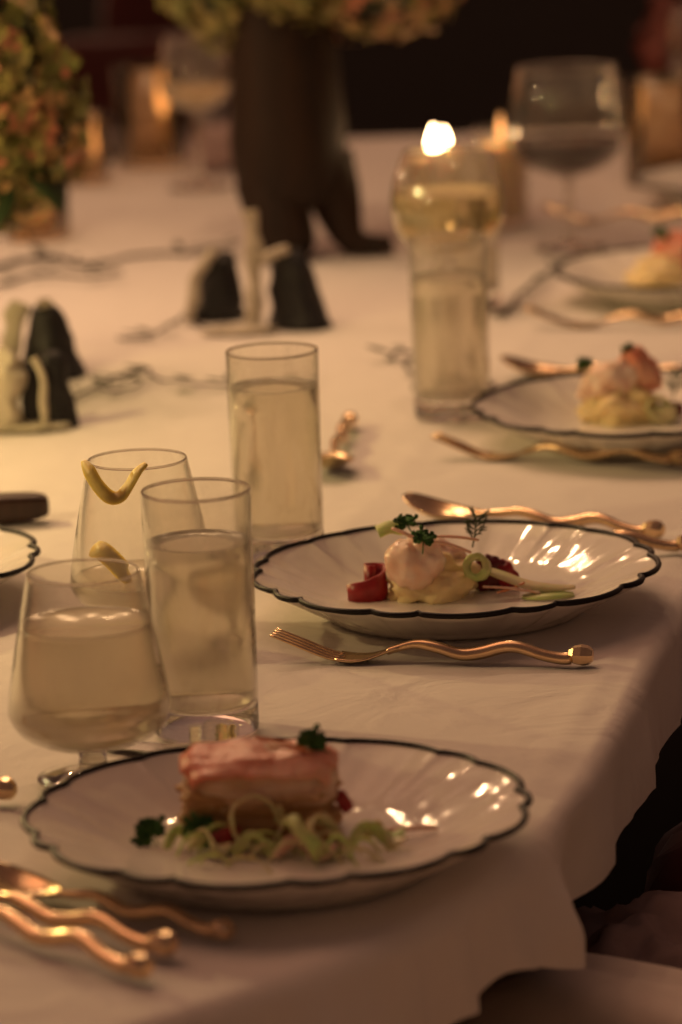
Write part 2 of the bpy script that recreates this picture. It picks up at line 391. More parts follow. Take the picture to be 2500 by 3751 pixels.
def arc_rel(i):
    dd = arc[i] - arc[ci]
    if dd > TOT / 2: dd -= TOT
    if dd < -TOT / 2: dd += TOT
    return dd
cl = build_cloth().build('tablecloth', 'linen')
tag(cl, 'creased white linen cloth covering the long dining table', 'tablecloth')
tb = empty('dining_table', (-.16, 3.25, 0))
mb = MB()
top = [(CEN + (e - CEN) * 0.992 - CEN) for e in edge[::6]]
n = len(top)
mb.add([(p.x, p.y, TZ - .0065) for p in top] + [(p.x, p.y, TZ - .035) for p in top], [tuple(range(n)), tuple(range(2 * n - 1, n - 1, -1))] + [(i, (i + 1) % n, n + (i + 1) % n, n + i) for i in range(n)][::1])
mb.build('tabletop', 'wood', tb, smooth=False)
for lx, ly in ((.0, -1.0), (-.5, -1.1), (.35, 1.3), (-.3, 1.4)):
    v, f = lathe([(0, .0), (.03, 0), (.035, .3), (.04, .713), (0, .713)], 16)
    MB().add(v, f, 0, T((lx, ly, 0))).build('leg', 'wood', tb)
tag(tb, 'long wooden table hidden beneath the white tablecloth', 'table')

# ------------------------------------------------------------------ plates
PR, NL = 0.135, 9
def scallop(th):
    t = (NL * th / (2 * math.pi)) % 1.0
    k = abs(math.sin(math.pi * t / .66)) ** .55 if t < .66 else .80 * abs(math.sin(math.pi * (t - .66) / .34)) ** .6
    return k + .08 * math.sin(3 * th + 1)
def plate_meshes():
    prof = [(0, .0060), (.25, .0060), (.48, .0060), (.56, .0066), (.62, .0085), (.70, .0125), (.78, .0170), (.86, .0212), (.93, .0248), (.975, .0270), (1.0, .0284),
            (1.004, .0276), (.985, .0250), (.93, .0212), (.86, .0160), (.78, .0105), (.70, .0058), (.655, .0026), (.64, .0002), (.605, .0002), (.59, .0030), (.30, .0034), (0, .0034)]
    n = 360; v = []; f = []; rings = []
    for k, (r, z) in enumerate(prof):
        if r == 0: rings.append([len(v)]); v.append((0, 0, z)); continue
        ring = []
        w = sstep(.56, 1.0, r)
        for i in range(n):
            th = 2 * math.pi * i / n
            lobe = scallop(th)
            rr = r * PR * (1 - 0.046 * w ** 1.6 * (1 - lobe))
            zz = z + ((0.0008 * (1 - lobe) * w + .00035 * math.sin(36 * th) * math.sin(math.pi * w)) if .58 < r else 0)
            ring.append(len(v)); v.append((rr * math.cos(th), rr * math.sin(th), zz))
        rings.append(ring)
    for a, b in zip(rings, rings[1:]):
        for i in range(n):
            j = (i + 1) % n
            if len(a) == 1: f.append((a[0], b[i], b[j]))
            elif len(b) == 1: f.append((a[j], a[i], b[0]))
            else: f.append((a[j], a[i], b[i], b[j]))
    body = MB().add(v, f)
    rim = []
    for i in range(n):
        th = 2 * math.pi * i / n
        lobe = scallop(th)
        rr = 1.003 * PR * (1 - 0.046 * (1 - lobe))
        rim.append(Vector((rr * math.cos(th), rr * math.sin(th), .0282 + 0.0008 * (1 - lobe))))
    tv, tf = [], []; m = 8
    for i in range(n):
        t = (rim[(i + 1) % n] - rim[i - 1]).normalized(); s = t.cross(Vector((0, 0, 1))).normalized()
        rad = 0.0020 * (1 + .18 * noise.noise(Vector((i * .11, 0, 0))))
        for k in range(m):
            a = 2 * math.pi * k / m
            tv.append(rim[i] + (s * math.cos(a) + Vector((0, 0, 1)) * math.sin(a)) * rad)
    for i in range(n):
        for k in range(m):
            j = (k + 1) % m; ii = (i + 1) % n
            tf.append((i * m + k, i * m + j, ii * m + j, ii * m + k))
    return body, MB().add(tv, tf)
bodyM, trimM = plate_meshes()
plate0 = None
def plate(x, y, rz, label):
    global plate0
    if plate0 is None:
        p = plate0 = empty('dinner_plate', (x, y, TZ + .0022), rz)
        bodyM.build('dish', 'porcelain', p); trimM.build('rim_trim', 'trim', p)
    else:
        p = copy_tree(plate0); p.location = (x, y, TZ + .0022); p.rotation_euler = (0, 0, rz)
    return tag(p, label, 'plate', 'scalloped plates set round the table')
plate(-.040, 2.071, .12, 'scalloped white plate with black rim nearest the camera, holding the layered salmon block')
plate(.074, 2.614, .31, 'scalloped white plate with black rim in sharp focus, beside the wavy gold fork')
plate(.242, 3.157, .05, 'scalloped plate cut by the right border, behind the sharply focused plate')
plate(.347, 3.815, .2, 'blurred scalloped plate at the right border, below the red wine glass')
plate(-.343, 2.700, .17, 'scalloped plate cut by the left border, beside the lemon twist glass')
plate(.470, 4.42, .4, 'farthest blurred plate at the right border, behind the red wine glass')

# ------------------------------------------------------------------ cutlery
def crv(keys, x):
    if x <= keys[0][0]: return keys[0][1]
    for i in range(len(keys) - 1):
        if x <= keys[i + 1][0]:
            x0, y0 = keys[i]; x1, y1 = keys[i + 1]
            xa, ya = keys[max(i - 1, 0)]; xb, yb = keys[min(i + 2, len(keys) - 1)]
            m0 = (y1 - ya) / max(x1 - xa, 1e-6); m1 = (yb - y0) / max(xb - x0, 1e-6); h = x1 - x0; t = (x - x0) / h
            return y0 * (2 * t ** 3 - 3 * t * t + 1) + m0 * h * (t ** 3 - 2 * t * t + t) + y1 * (-2 * t ** 3 + 3 * t * t) + m1 * h * (t ** 3 - t * t)
    return keys[-1][1]
FZ = [(0, .0175), (.02, .0098), (.036, .0038), (.050, .0014), (.062, .0024), (.078, .0078), (.093, .0116), (.107, .0100), (.122, .0062), (.134, .0072), (.150, .0112), (.160, .0110), (.174, .0072), (.188, .0050), (.197, .0062)]
def handle_mb(x0, lat=.0012, zc=FZ):
    N = 70; path = []; rad = []
    for i in range(N):
        x = x0 + (.192 - x0) * i / (N - 1)
        path.append((x, lat * math.sin((x - .07) * 2 * math.pi / .062) * sstep(.06, .09, x), crv(zc, x)))
        rad.append(.0024 + .0023 * sstep(x0, .105, x) + .0004 * math.sin((x - .05) * 90))
    v, f = tube(path, rad, 14, flat=.85)
    return MB().add(v, f)
def knob_mb(lat=.0012, zc=FZ):
    # faceted bud at the end of the handle
    v, f = [], []
    prof = [(-.0080, .0042), (-.0050, .0060), (0, .0070), (.0044, .0062), (.0070, .0038)]
    n = 7
    for x, r in prof: v += [(x, r * math.cos(2 * math.pi * (k + .3) / n), r * math.sin(2 * math.pi * (k + .3) / n)) for k in range(n)]
    for i in range(len(prof) - 1):
        for k in range(n):
            j = (k + 1) % n; f.append((i * n + k, i * n + j, (i + 1) * n + j, (i + 1) * n + k))
    f.append(tuple(range(n - 1, -1, -1))); f.append(tuple((len(prof) - 1) * n + k for k in range(n)))
    return MB().add(v, f, 0, T((.199, lat * math.sin(.129 * 2 * math.pi / .062), .0070)))
def fork_head():
    mb = MB()
    # tines
    for k in range(4):
        yy = (k - 1.5) * .0056
        path = [(.0 + .046 * i / 14, yy * (1 - .10 * i / 14), crv(FZ, .046 * i / 14)) for i in range(15)]
        v, f = tube(path, [.0010 + .0006 * min(1, i / 6) for i in range(15)], 8, flat=.75); mb.add(v, f)
    # palm of the fork
    rows = []; v = []; N = 16
    for i in range(N):
        x = .042 + (.082 - .042) * i / (N - 1)
        w = crv([(.042, .0100), (.050, .0102), (.060, .0082), (.070, .0044), (.082, .0026)], x)
        z = crv(FZ, x)
        for s, zz in ((-1, .0009), (-.5, .0001), (0, -.0003), (.5, .0001), (1, .0009), (1, -.0006), (.5, -.0015), (0, -.0019), (-.5, -.0015), (-1, -.0006)):
            v.append((x, w * s, z + zz + .0004))
    f = []
    for i in range(N - 1):
        for k in range(10):
            j = (k + 1) % 10; f.append((i * 10 + k, i * 10 + j, (i + 1) * 10 + j, (i + 1) * 10 + k))
    f.append(tuple(range(9, -1, -1))); f.append(tuple((N - 1) * 10 + k for k in range(10)))
    mb.add(v, f); return mb
SZ = [(0, .0100), (.02, .0040), (.036, .0030), (.052, .0055), (.062, .0080), (.078, .0098), (.093, .0118), (.107, .0100), (.122, .0062), (.134, .0072), (.150, .0112), (.160, .0110), (.174, .0072), (.188, .0050), (.197, .0062)]
def spoon_head():
    NU, NV = 20, 12; v = []; f = []
    for side in (0, 1):
        for i in range(NU + 1):
            u = i / NU; x = .060 * u
            w = .0185 * max(0, math.sin(math.pi * min(1, (u * .93 + .015)) ** 0.9)) ** .62 + .001
            if u > .93: w = max(w, .0030)
            rimz = crv(SZ, x) * .35 + .0065 + .009 * (1 - u) ** 2
            for j in range(NV + 1):
                s = -1 + 2 * j / NV
                v.append((x, w * s, rimz - .0065 * math.sin(math.pi * u) ** .7 * (1 - s * s) - side * .0011))
    W = NV + 1; O = (NU + 1) * W
    for i in range(NU):
        for j in range(NV):
            a = i * W + j
            f.append((a, a + W, a + W + 1, a + 1)); f.append((O + a, O + a + 1, O + a + W + 1, O + a + W))
    for i in range(NU):
        for j in (0, NV):
            a = i * W + j; f.append((a, a + W, O + a + W, O + a) if j == NV else (a, O + a, O + a + W, a + W))
    for i in (0, NU):
        for j in range(NV):
            a = i * W + j; f.append((a, a + 1, O + a + 1, O + a) if i == 0 else (a, O + a, O + a + 1, a + 1))
    return MB().add(v, f)
def knife_head():
    v, f = [], []; N = 24
    for i in range(N + 1):
        x = -.025 + .105 * i / N; u = i / N
        lo = -.0085 * (1 - max(0, 1 - u / .25) ** 2.2) if u < .9 else -.0085 + (u - .9) * .05
        hi = .0065 - .004 * max(0, .3 - u)
        z = .0030 + .0045 * u * u
        v += [(x, hi, z + .0012), (x, lo, z + .0004), (x, lo, z), (x, hi, z - .0008)]
    for i in range(N):
        for k in range(4):
            j = (k + 1) % 4; f.append((i * 4 + k, i * 4 + j, (i + 1) * 4 + j, (i + 1) * 4 + k))
    f.append((3, 2, 1, 0)); f.append(tuple(N * 4 + k for k in range(4)))
    return MB().add(v, f)
proto = {}
def cutlery(kind, tip, knob, label, lift=0.0, group='wavy gold cutlery', size=1.0):
    """tip and knob: points on the table; the piece is laid between them (its length stays its own), knob end fixed"""
    a = math.atan2(knob[1] - tip[1], knob[0] - tip[0])
    base = (knob[0] - math.cos(a) * .2 * size, knob[1] - math.sin(a) * .2 * size, TZ + .0018 + lift)
    if kind not in proto:
        o = empty(kind, base, a)
        if kind == 'table_fork': fork_head().build('head', 'gold', o); handle_mb(.074).build('handle', 'gold', o)
        elif kind == 'table_spoon': spoon_head().build('bowl', 'gold', o); handle_mb(.055, zc=SZ).build('handle', 'gold', o)
        else: knife_head().build('blade', 'steel', o, smooth=False); handle_mb(.075, zc=SZ).build('handle', 'gold', o)
        knob_mb().build('end_knob', 'gold', o, smooth=False)
        proto[kind] = o
    else:
        o = copy_tree(proto[kind]); o.location = base; o.rotation_euler = (0, 0, a)
    o.scale = (size, size, size)
    return tag(o, label, kind.split('_')[1], group)
cutlery('table_fork', (-.046, 2.50), (.148, 2.451), 'wavy gold fork in sharp focus, lying before the middle plate')
cutlery('table_spoon', (.021, 2.908), (.222, 2.795), 'wavy gold spoon behind the sharply focused plate, bowl showing past the prawn')
cutlery('table_knife', (.04, 2.80), (.242, 2.748), 'gold knife end touching the right rim of the sharply focused plate')
cutlery('table_fork', (.068, 3.115), (.262, 3.040), 'blurred gold fork before the second plate along the right border')
cutlery('table_spoon', (.138, 3.439), (.330, 3.365), 'gold spoon tip showing behind the tall water glass under the candle')
cutlery('table_fork', (.178, 3.680), (.375, 3.640), 'far blurred gold fork before the plate under the red wine glass')
cutlery('table_spoon', (-.25, 2.082), (-.067, 1.940), 'upper gold spoon at the lower left border, handle nearest the plate', size=.80)
cutlery('table_fork', (-.25, 2.050), (-.096, 1.917), 'middle of the three gold handles at the lower left border', .0)
cutlery('table_spoon', (-.235, 2.020), (-.107, 1.884), 'lowest and closest of the three gold handles at the lower left border')
cutlery('table_fork', (.22, 4.34), (.42, 4.27), 'far dark cutlery lying right of the red wine glass stem')
cutlery('table_knife', (-.118, 2.291), (.05, 2.205), 'knife behind the nearest plate, blade tip beside the tall water glass')
cutlery('table_spoon', (-.38, 2.26), (-.196, 2.202), 'gold handle end poking in at the left border beside the wine glass')
cutlery('table_spoon', (-.012, 3.03), (.011, 3.240), 'gold handle knob standing out behind the centre water glass')
o = empty('serving_knife', (-.32, 2.915, TZ + .002), .16)
v, f = rbox(.105, .0125, .0105, .35); MB().add(v, f, 0, T((0, 0, .012))).build('handle', 'dark_wood', o)
v, f = rbox(.06, .011, .0015, .3); MB().add(v, f, 0, T((-.155, 0, .008))).build('blade', 'steel', o)
tag(o, 'dark rounded wooden knife handle at the left border above the cut plate', 'knife')

# ------------------------------------------------------------------ glasses
def rim_ring(r, z, t, parent, m='solid_glass', name='rim'):
    k = 10; v, f = lathe([(r + t * math.cos(2 * math.pi * i / k), z + t * 1.2 * math.sin(2 * math.pi * i / k)) for i in range(k)], 80, closed=True)
    return MB().add(v, f).build(name, m, parent)
def tumbler(x, y, fill, label, rz=0.0, h=.148):
    o = empty('water_tumbler', (x, y, TZ + .0022), rz)
    ri, ro = .0309, .0322
    prof = [(ro - .0007, .0186), (ro - .0003, .05), (ro, .10), (ro + .0002, h - .0008), (ro - .0001, h), (ro - .0005, h + .0002), (ro - .0009, h), (ri + .0003, h - .003), (ri + .0002, .10), (ri - .0002, .05), (ri - .0006, .024), (ri - .0007, .0187)]
    v, f = lathe(prof, 72)
    # hand-blown, slightly uneven walls
    v = [(p[0] * (1 + .010 * noise.noise(Vector((p[0] * 40, p[1] * 40, p[2] * 22 + x * 50)))), p[1] * (1 + .010 * noise.noise(Vector((p[0] * 40, p[1] * 40, p[2] * 22 + x * 50 + 9)))), p[2]) for p in v]
    MB().add(v, f).build('glass_body', 'glass', o)
    v, f = lathe([(0, .0015), (.018, .0012), (.0285, 0), (.0305, .0010), (.0315, .0035), (ro - .0008, .0180), (ro - .0014, .0186), (ri - .0022, .0190), (ri - .006, .0180), (.015, .0168), (0, .0166)], 72)
    MB().add(v, f).build('thick_base', 'solid_glass', o)
    rim_ring(ro - .0005, h - .0002, .00085, o)
    e = .0005
    prof = [(0, .0172), (.015, .0174), (ri - .006, .0186), (ri - .0022, .0197), (ri - .0012, .0215), (ri - .0009, .024), (ri - .0006, .05), (ri - .0003, .10), (ri - .0002, fill - .0006), (ri - .0012, fill - .0016), (.02, fill - .002), (0, fill - .002)]
    v, f = lathe(prof, 72); MB().add(v, f).build('water', 'water', o)
    return tag(o, label, 'glass', 'tall water tumblers')
tumbler(-.085, 2.330, .118, 'tall water tumbler standing against the nearest plate', .4)
tumbler(-.044, 2.784, .124, 'tall water tumbler alone at the centre of the picture', 1.3)
tumbler(.095, 3.269, .118, 'blurred tall water tumbler in front of the white wine glass', 2.2)

tumbler(.128, 3.80, .110, 'farthest blurred tumbler, half hidden behind the white wine glass', 3.0)

def low_glass(x, y, fill, label, rz=0):
    o = empty('cocktail_glass', (x, y, TZ + .0022), rz)
    H = .1215; t = .0011
    outer = smooth_profile([(.0035, .0175), (.0100, .0178), (.026, .0215), (.040, .0285), (.0465, .038), (.0468, .046), (.0440, .064), (.0385, .092), (.0322, H)], 7)
    inner = [(max(r - t, .0) if z > .02 else max(r - .001, 0), z + (.0016 if z < .03 else .0005)) for r, z in outer[3:]]
    inner[-1] = (outer[-1][0] - t * .9, H)
    prof = outer + [(outer[-1][0] - t * .45, H + .0005)] + inner[::-1] + [(0, inner[0][1])]
    v, f = lathe([(0, .0172)] + prof, 80); MB().add(v, f).build('bowl', 'thin_glass', o)
    v, f = lathe([(0, .0002), (.030, .0), (.0325, .0008), (.0322, .0016), (.022, .0026), (.010, .0045), (.0085, .008), (.0078, .0125), (.0082, .0168), (0, .0169)], 64)
    MB().add(v, f).build('foot', 'solid_glass', o)
    rim_ring(outer[-1][0] - t * .5, H, .00065, o)
    dr = [(r - .0002, z) for r, z in inner if z < fill]
    v, f = lathe([(0, inner[0][1] - .0003)] + dr + [(dr[-1][0] - .0010, dr[-1][1] - .0008), (0, dr[-1][1] - .001)], 80)
    MB().add(v, f).build('drink', 'cocktail', o)
    return tag(o, label, 'glass', 'low wide cocktail glasses')
low_glass(-.148, 2.242, .094, 'wide cocktail glass of cloudy drink in front of the tall tumbler')
low_glass(-.130, 2.554, .046, 'wide cocktail glass with a lemon twist on its rim')

def twist(pts, w, name_label, wd, tw=None, cat='garnish'):
    p = smooth_profile(pts, 8)
    wd = [tuple(((Vector(p[min(i + 1, len(p) - 1)]) - Vector(p[max(i - 1, 0)])).cross(Vector((0, 1, -.8)))).normalized()) for i in range(len(p))]
    o = empty('lemon_twist', p[0])
    p = [tuple(Vector(q) - Vector(p[0])) for q in p]
    v, f = ribbon(p, lambda u: w * (.35 + .65 * min(1, u * 6, (1 - u) * 6)), .0007, wd, tw); MB().add(v, f).build('peel', 'peel', o)
    p2 = [tuple(Vector(q) + Vector((0, .0006, -.0004))) for q in p]
    v, f = ribbon(p2, lambda u: w * .8 * (.35 + .65 * min(1, u * 6, (1 - u) * 6)), .0005, wd, tw); MB().add(v, f).build('pith', 'pith', o)
    return tag(o, name_label, cat)
twist([(-.1630, 2.530, .8790), (-.1595, 2.522, .8745), (-.1540, 2.516, .8660), (-.1470, 2.512, .8590), (-.1400, 2.512, .8585), (-.1340, 2.514, .8650), (-.1285, 2.517, .8730), (-.1225, 2.521, .8775)], .0092,
      'curled lemon peel hooked over the rim of the rear cocktail glass', (0.25, -.75, .6), lambda u: .6 * math.sin(u * 6))
twist([(-.163, 2.548, .815), (-.156, 2.540, .818), (-.148, 2.536, .812), (-.141, 2.538, .803), (-.137, 2.545, .797)], .0130,
      'lemon peel floating lower inside the rear cocktail glass', (0.1, -.7, .7))

def stem_glass(x, y, rim_r, max_r, z0, zm, zr, fill, wine, label, name='wine_glass'):
    o = empty(name, (x, y, TZ + .0022)); t = .0010
    outer = smooth_profile([(.0035, z0), (.014, z0 + .002), (max_r * .62, z0 + (zm - z0) * .22), (max_r * .9, z0 + (zm - z0) * .55), (max_r, zm), (max_r * .985, zm + (zr - zm) * .3), ((max_r + rim_r) / 2 + .001, zm + (zr - zm) * .65), (rim_r, zr)], 6)
    inner = [(max(r - t, 0), z + (.0014 if z < z0 + .02 else .0003)) for r, z in outer[4:]]; inner[-1] = (rim_r - t, zr)
    v, f = lathe([(0, z0 - .0003)] + outer + [(rim_r - t / 2, zr + .0004)] + inner[::-1] + [(0, inner[0][1])], 72)
    MB().add(v, f).build('bowl', 'thin_glass', o)
    v, f = lathe([(0, .0002), (.034, .0), (.0365, .0008), (.036, .0016), (.020, .0032), (.008, .007), (.0042, .014), (.0036, z0 * .5), (.0040, z0 * .9), (.0048, z0 - .0006), (0, z0 - .0006)], 48)
    MB().add(v, f).build('stem', 'solid_glass', o)
    rim_ring(rim_r - t / 2, zr, .0007, o)
    dr = [(r - .0002, z) for r, z in inner if z < fill]
    v, f = lathe([(0, inner[0][1] - .0003)] + dr + [(dr[-1][0] - .001, dr[-1][1] - .0008), (0, dr[-1][1] - .001)], 64)
    MB().add(v, f).build('wine', wine, o)
    return tag(o, label, 'wine glass')
stem_glass(.1, 3.40, .0365, .0485, .108, .150, .203, .172, 'white_wine', 'tall white wine glass behind the blurred tumbler, under the candle flame')
stem_glass(.247, 4.14, .0510, .0590, .074, .118, .186, .114, 'red_wine', 'large stemmed glass of dark red wine beside the amber candle')

stem_glass(-.150, 4.70, .034, .043, .090, .125, .175, .120, 'white_wine', 'blurred wine glass far back, left of the dark vase')
stem_glass(.455, 4.78, .040, .050, .085, .125, .180, .110, 'white_wine', 'blurred wine glass at the upper right border')

# ------------------------------------------------------------------ food on the focused plate
def thing1(name, mb, m, label, cat, loc, rot=None, group=None, smooth=True):
    o = mb.build(name, m, None, smooth, loc, rot); return tag(o, label, cat, group)
PF = TZ + .0084       # floor of a plate
def crown_mash(sx, sy, sz, seed):
    v, f = lump((sx, sy, sz), .34, 1.5, seed, n=60, m=40)
    return MB().add(v, f)
def parsley(size=.012, seed=1, lobes=5):
    rnd = random.Random(seed); mb = MB()
    v, f = tube([(0, 0, -size * .9), (0, 0, -size * .3), (0, 0, 0)], [.0005, .0005, .0004], 6); mb.add(v, f)
    for L in range(3):
        base = rnd.uniform(-.3, .3) + (L - 1) * 1.25
        for k in range(lobes):
            a = base + (k - (lobes - 1) / 2) * .42
            ln = size * (1 - .14 * abs(k - (lobes - 1) / 2)) * rnd.uniform(.85, 1.1)
            d = Vector((math.sin(a), rnd.uniform(-.45, .1), math.cos(a))).normalized(); s = d.cross(Vector((0, 1, .2))).normalized()
            w = size * .20; b = Vector((0, 0, 0))
            pts = [b, b + d * ln * .45 + s * w, b + d * ln * .7 + s * w * .5, b + d * ln * .85 + s * w * .85, b + d * ln, b + d * ln * .85 - s * w * .85, b + d * ln * .7 - s * w * .5, b + d * ln * .45 - s * w]
            pts = [p + Vector((0, -.12 * size * math.sin(3 * i), 0)) for i, p in enumerate(pts)]
            th = Vector((0, .0005, 0))
            vv = [p + th for p in pts] + [p - th for p in pts]
            ff = [tuple(range(8)), tuple(range(15, 7, -1))] + [(i, (i + 8), ((i + 1) % 8) + 8, (i + 1) % 8) for i in range(8)]
            mb.add(vv, ff)
    return mb
def coil(r, w, turns=1.2, thick=.0012, n=34, spread=0.0):
    p = [((r * (1 + spread * i / n)) * math.cos(2 * math.pi * turns * i / n), (r * (1 + spread * i / n)) * math.sin(2 * math.pi * turns * i / n), .0008 * math.sin(i * .7)) for i in range(n + 1)]
    v, f = ribbon(p, w, thick, (0, 0, 1))
    v = [Vector(q) + Vector((noise.noise(Vector(q) * 140 + Vector((r * 900, 0, 0))), noise.noise(Vector(q) * 140 + Vector((0, 5, r * 900))), noise.noise(Vector(q) * 140 + Vector((9, r * 900, 0))))) * .0011 for q in v]
    return MB().add(v, f)
def dill(size, seed):
    rnd = random.Random(seed); mb = MB()
    v, f = tube([(0, 0, 0), (size * .05, 0, size * .5), (0, 0, size)], [.0006, .0005, .0003], 6); mb.add(v, f)
    for i in range(11):
        h = size * (.25 + .07 * i); a = (i % 2 * 2 - 1) * rnd.uniform(.5, 1.1); ln = size * rnd.uniform(.3, .5)
        p0 = Vector((0, 0, h)); d = Vector((math.sin(a), rnd.uniform(-.3, .3), math.cos(a)))
        v, f = tube([p0, p0 + d * ln * .5, p0 + d * ln + Vector((0, 0, .1 * ln))], [.00060, .00050, .00032], 5); mb.add(v, f)
        for j in range(4):
            q = p0 + d * ln * (.35 + .16 * j); b = a + rnd.choice((-.6, .6)); dd = Vector((math.sin(b), rnd.uniform(-.4, .4), math.cos(b)))
            v, f = tube([q, q + dd * ln * .35], [.00045, .00028], 4); mb.add(v, f)
    return mb

thing1('mash_mound', crown_mash(.0320, .0235, .0185, 6), 'mash', 'creamy yellow mash mound under the peeled prawn on the focused plate', 'mash', (.0570, 2.626, PF + .0095))
# prawn tail curled into a ball
def prawn_mb():
    mb = MB(); v, f = ball(56, 40); out = []
    for p in v:
        q = Vector(p)
        th = math.atan2(q.z, q.x)
        crease = .07 * math.exp(-((q.x * .8 + q.z * .45 - .22) / .09) ** 2) + .06 * math.exp(-((q.x + .35 - .2 * q.z) / .10) ** 2) + .05 * math.exp(-((q.z + q.x * .5 - .75) / .08) ** 2)
        k = 1 - crease + .10 * noise.fractal(q * 1.7 + Vector((4, 1, 2)), 1, 2, 4)
        out.append((q.x * .0203 * k, q.y * .0175 * k, q.z * .0200 * k))
    mb.add(out, f); return mb
thing1('prawn', prawn_mb(), 'fish', 'pale pink peeled prawn curled on top of the mash on the focused plate', 'prawn', (.0475, 2.616, .7835), (0.1, 0, .3))
# orange flap tucked behind the prawn
v, f = lump((.021, .011, .013), .25, 2, 5, False); thing1('fish_slice', MB().add(v, f), 'fish', 'orange pink fish slice leaning behind the prawn on the focused plate', 'fish', (.0640, 2.640, .7800), (0, .55, 0))
def pepper_roll():
    p = smooth_profile([(-.0145, -.0030, .0055), (-.0100, -.0072, .0060), (-.0020, -.0092, .0068), (.0060, -.0078, .0085), (.0110, -.0020, .0100), (.0095, .0050, .0108), (.0030, .0078, .0112), (-.0020, .0040, .0114), (.0000, -.0010, .0114), (.0040, -.0012, .0112)], 7)
    v, f = ribbon(p, lambda u: .011 + .0115 * min(1, u * 1.7), .0021, (0, 0, 1))
    v = [Vector(q) + Vector((noise.noise(Vector(q) * 250), noise.noise(Vector(q) * 250 + Vector((3, 0, 0))), noise.noise(Vector(q) * 250 + Vector((0, 3, 0))))) * .0004 for q in v]
    return MB().add(v, f)
thing1('pepper_roll', pepper_roll(), 'pepper', 'curled red pepper strip at the left of the mash on the focused plate', 'pepper', (.0170, 2.624, PF + .0003), (0, 0, .1))
v, f = rbox(.0095, .008, .0120, .5, amp=.15, seed=4); thing1('beet_piece', MB().add(v, f), 'beet', 'dark red beet chunk right of the mash on the focused plate', 'beet', (.0975, 2.640, PF + .0100), (0, .25, .3))
v, f = rbox(.0075, .007, .0105, .6, amp=.15, seed=8); thing1('beet_piece', MB().add(v, f), 'pepper', 'brown red beet piece leaning outside the dark chunk on the focused plate', 'beet', (.1085, 2.640, PF + .0085), (0, -.5, .3))
mb = MB()
mb_ = coil(.0070, .0085, 1.08, .0042); o = thing1('leek_ring', mb_, 'leek', 'pale green leek ring standing beside the prawn on the focused plate', 'leek', (.0885, 2.612, .7800), (1.2, .15, -.25))
p = [(.0, 0, .012), (.012, -.004, .008), (.026, -.008, .003), (.042, -.010, .0005), (.058, -.012, .0008)]
v, f = ribbon(smooth_profile(p, 6), lambda u: .0125 * (.25 + .75 * math.sin(math.pi * (.15 + .85 * u)) ** .7), .0009, (0, .95, .25)); thing1('leek_ribbon', MB().add(v, f), 'pale_leek', 'long pale green leek ribbon trailing right on the focused plate', 'leek', (.0955, 2.622, PF + .005))
p = [(0, 0, .0), (.016, -.003, .0010), (.034, -.002, .0008)]
v, f = ribbon(smooth_profile(p, 8), lambda u: .013 * (.3 + .7 * math.sin(math.pi * (u * .9 + .05))), .0010, (0, 1, .15)); thing1('leek_ribbon', MB().add(v, f), 'leek', 'flat green leek piece nearest the front rim of the focused plate', 'leek', (.118, 2.606, PF + .0016))
def strip(p0, p1, sag, w, m, label, name='julienne_strip', cat='strip'):
    p = [tuple(Vector(p0).lerp(Vector(p1), i / 12) + Vector((0, 0, sag * math.sin(math.pi * i / 12)))) for i in range(13)]
    o0 = Vector(p[0]); v, f = tube([Vector(q) - o0 for q in p], [w * (.75 + .25 * math.sin(math.pi * i / 12)) for i in range(13)], 8, .7)
    return thing1(name, MB().add(v, f), m, label, cat, tuple(o0))
strip((.0330, 2.610, .8090), (.0545, 2.604, .7985), .001, .0019, 'julienne', 'pale pink julienne strip pointing up left over the prawn')
strip((.0540, 2.606, .8010), (.0850, 2.610, .7905), .0016, .0019, 'julienne', 'pink julienne strip reaching right from the parsley to the leek ring')
strip((.0600, 2.616, .8010), (.0905, 2.620, .7965), .001, .0016, 'julienne', 'upper thin julienne strip under the dill on the focused plate')
strip((.0920, 2.610, PF + .0085), (.1300, 2.606, PF + .0035), .001, .0014, 'julienne', 'pale julienne strip lying before the beet on the focused plate')
strip((.1010, 2.605, PF + .0055), (.1200, 2.612, PF + .010), -.001, .0012, 'carrot', 'short orange julienne strip beside the beet on the focused plate')
v, f = ribbon(smooth_profile([(0, 0, 0), (.008, 0, .003), (.017, 0, .0015)], 6), .009, .0014, (0, .5, .8)); thing1('leek_ribbon', MB().add(v, f), 'leek', 'green leek scrap behind the top left of the prawn', 'leek', (.0240, 2.640, .8000))
thing1('parsley_leaf', parsley(.0100, 2), 'herb', 'dark parsley leaf lying on the front of the prawn', 'herb', (.0535, 2.598, .8025), (-.5, .1, 0), 'parsley leaves')
thing1('parsley_leaf', parsley(.0095, 5), 'herb', 'parsley leaf with upright stalk above the prawn on the focused plate', 'herb', (.0430, 2.622, .8090), (-.9, -.2, .4), 'parsley leaves')
thing1('dill_frond', dill(.0230, 3), 'dill', 'feathery dill frond above the leek ring on the focused plate', 'herb', (.0870, 2.640, .7870), (0, .15, .3))

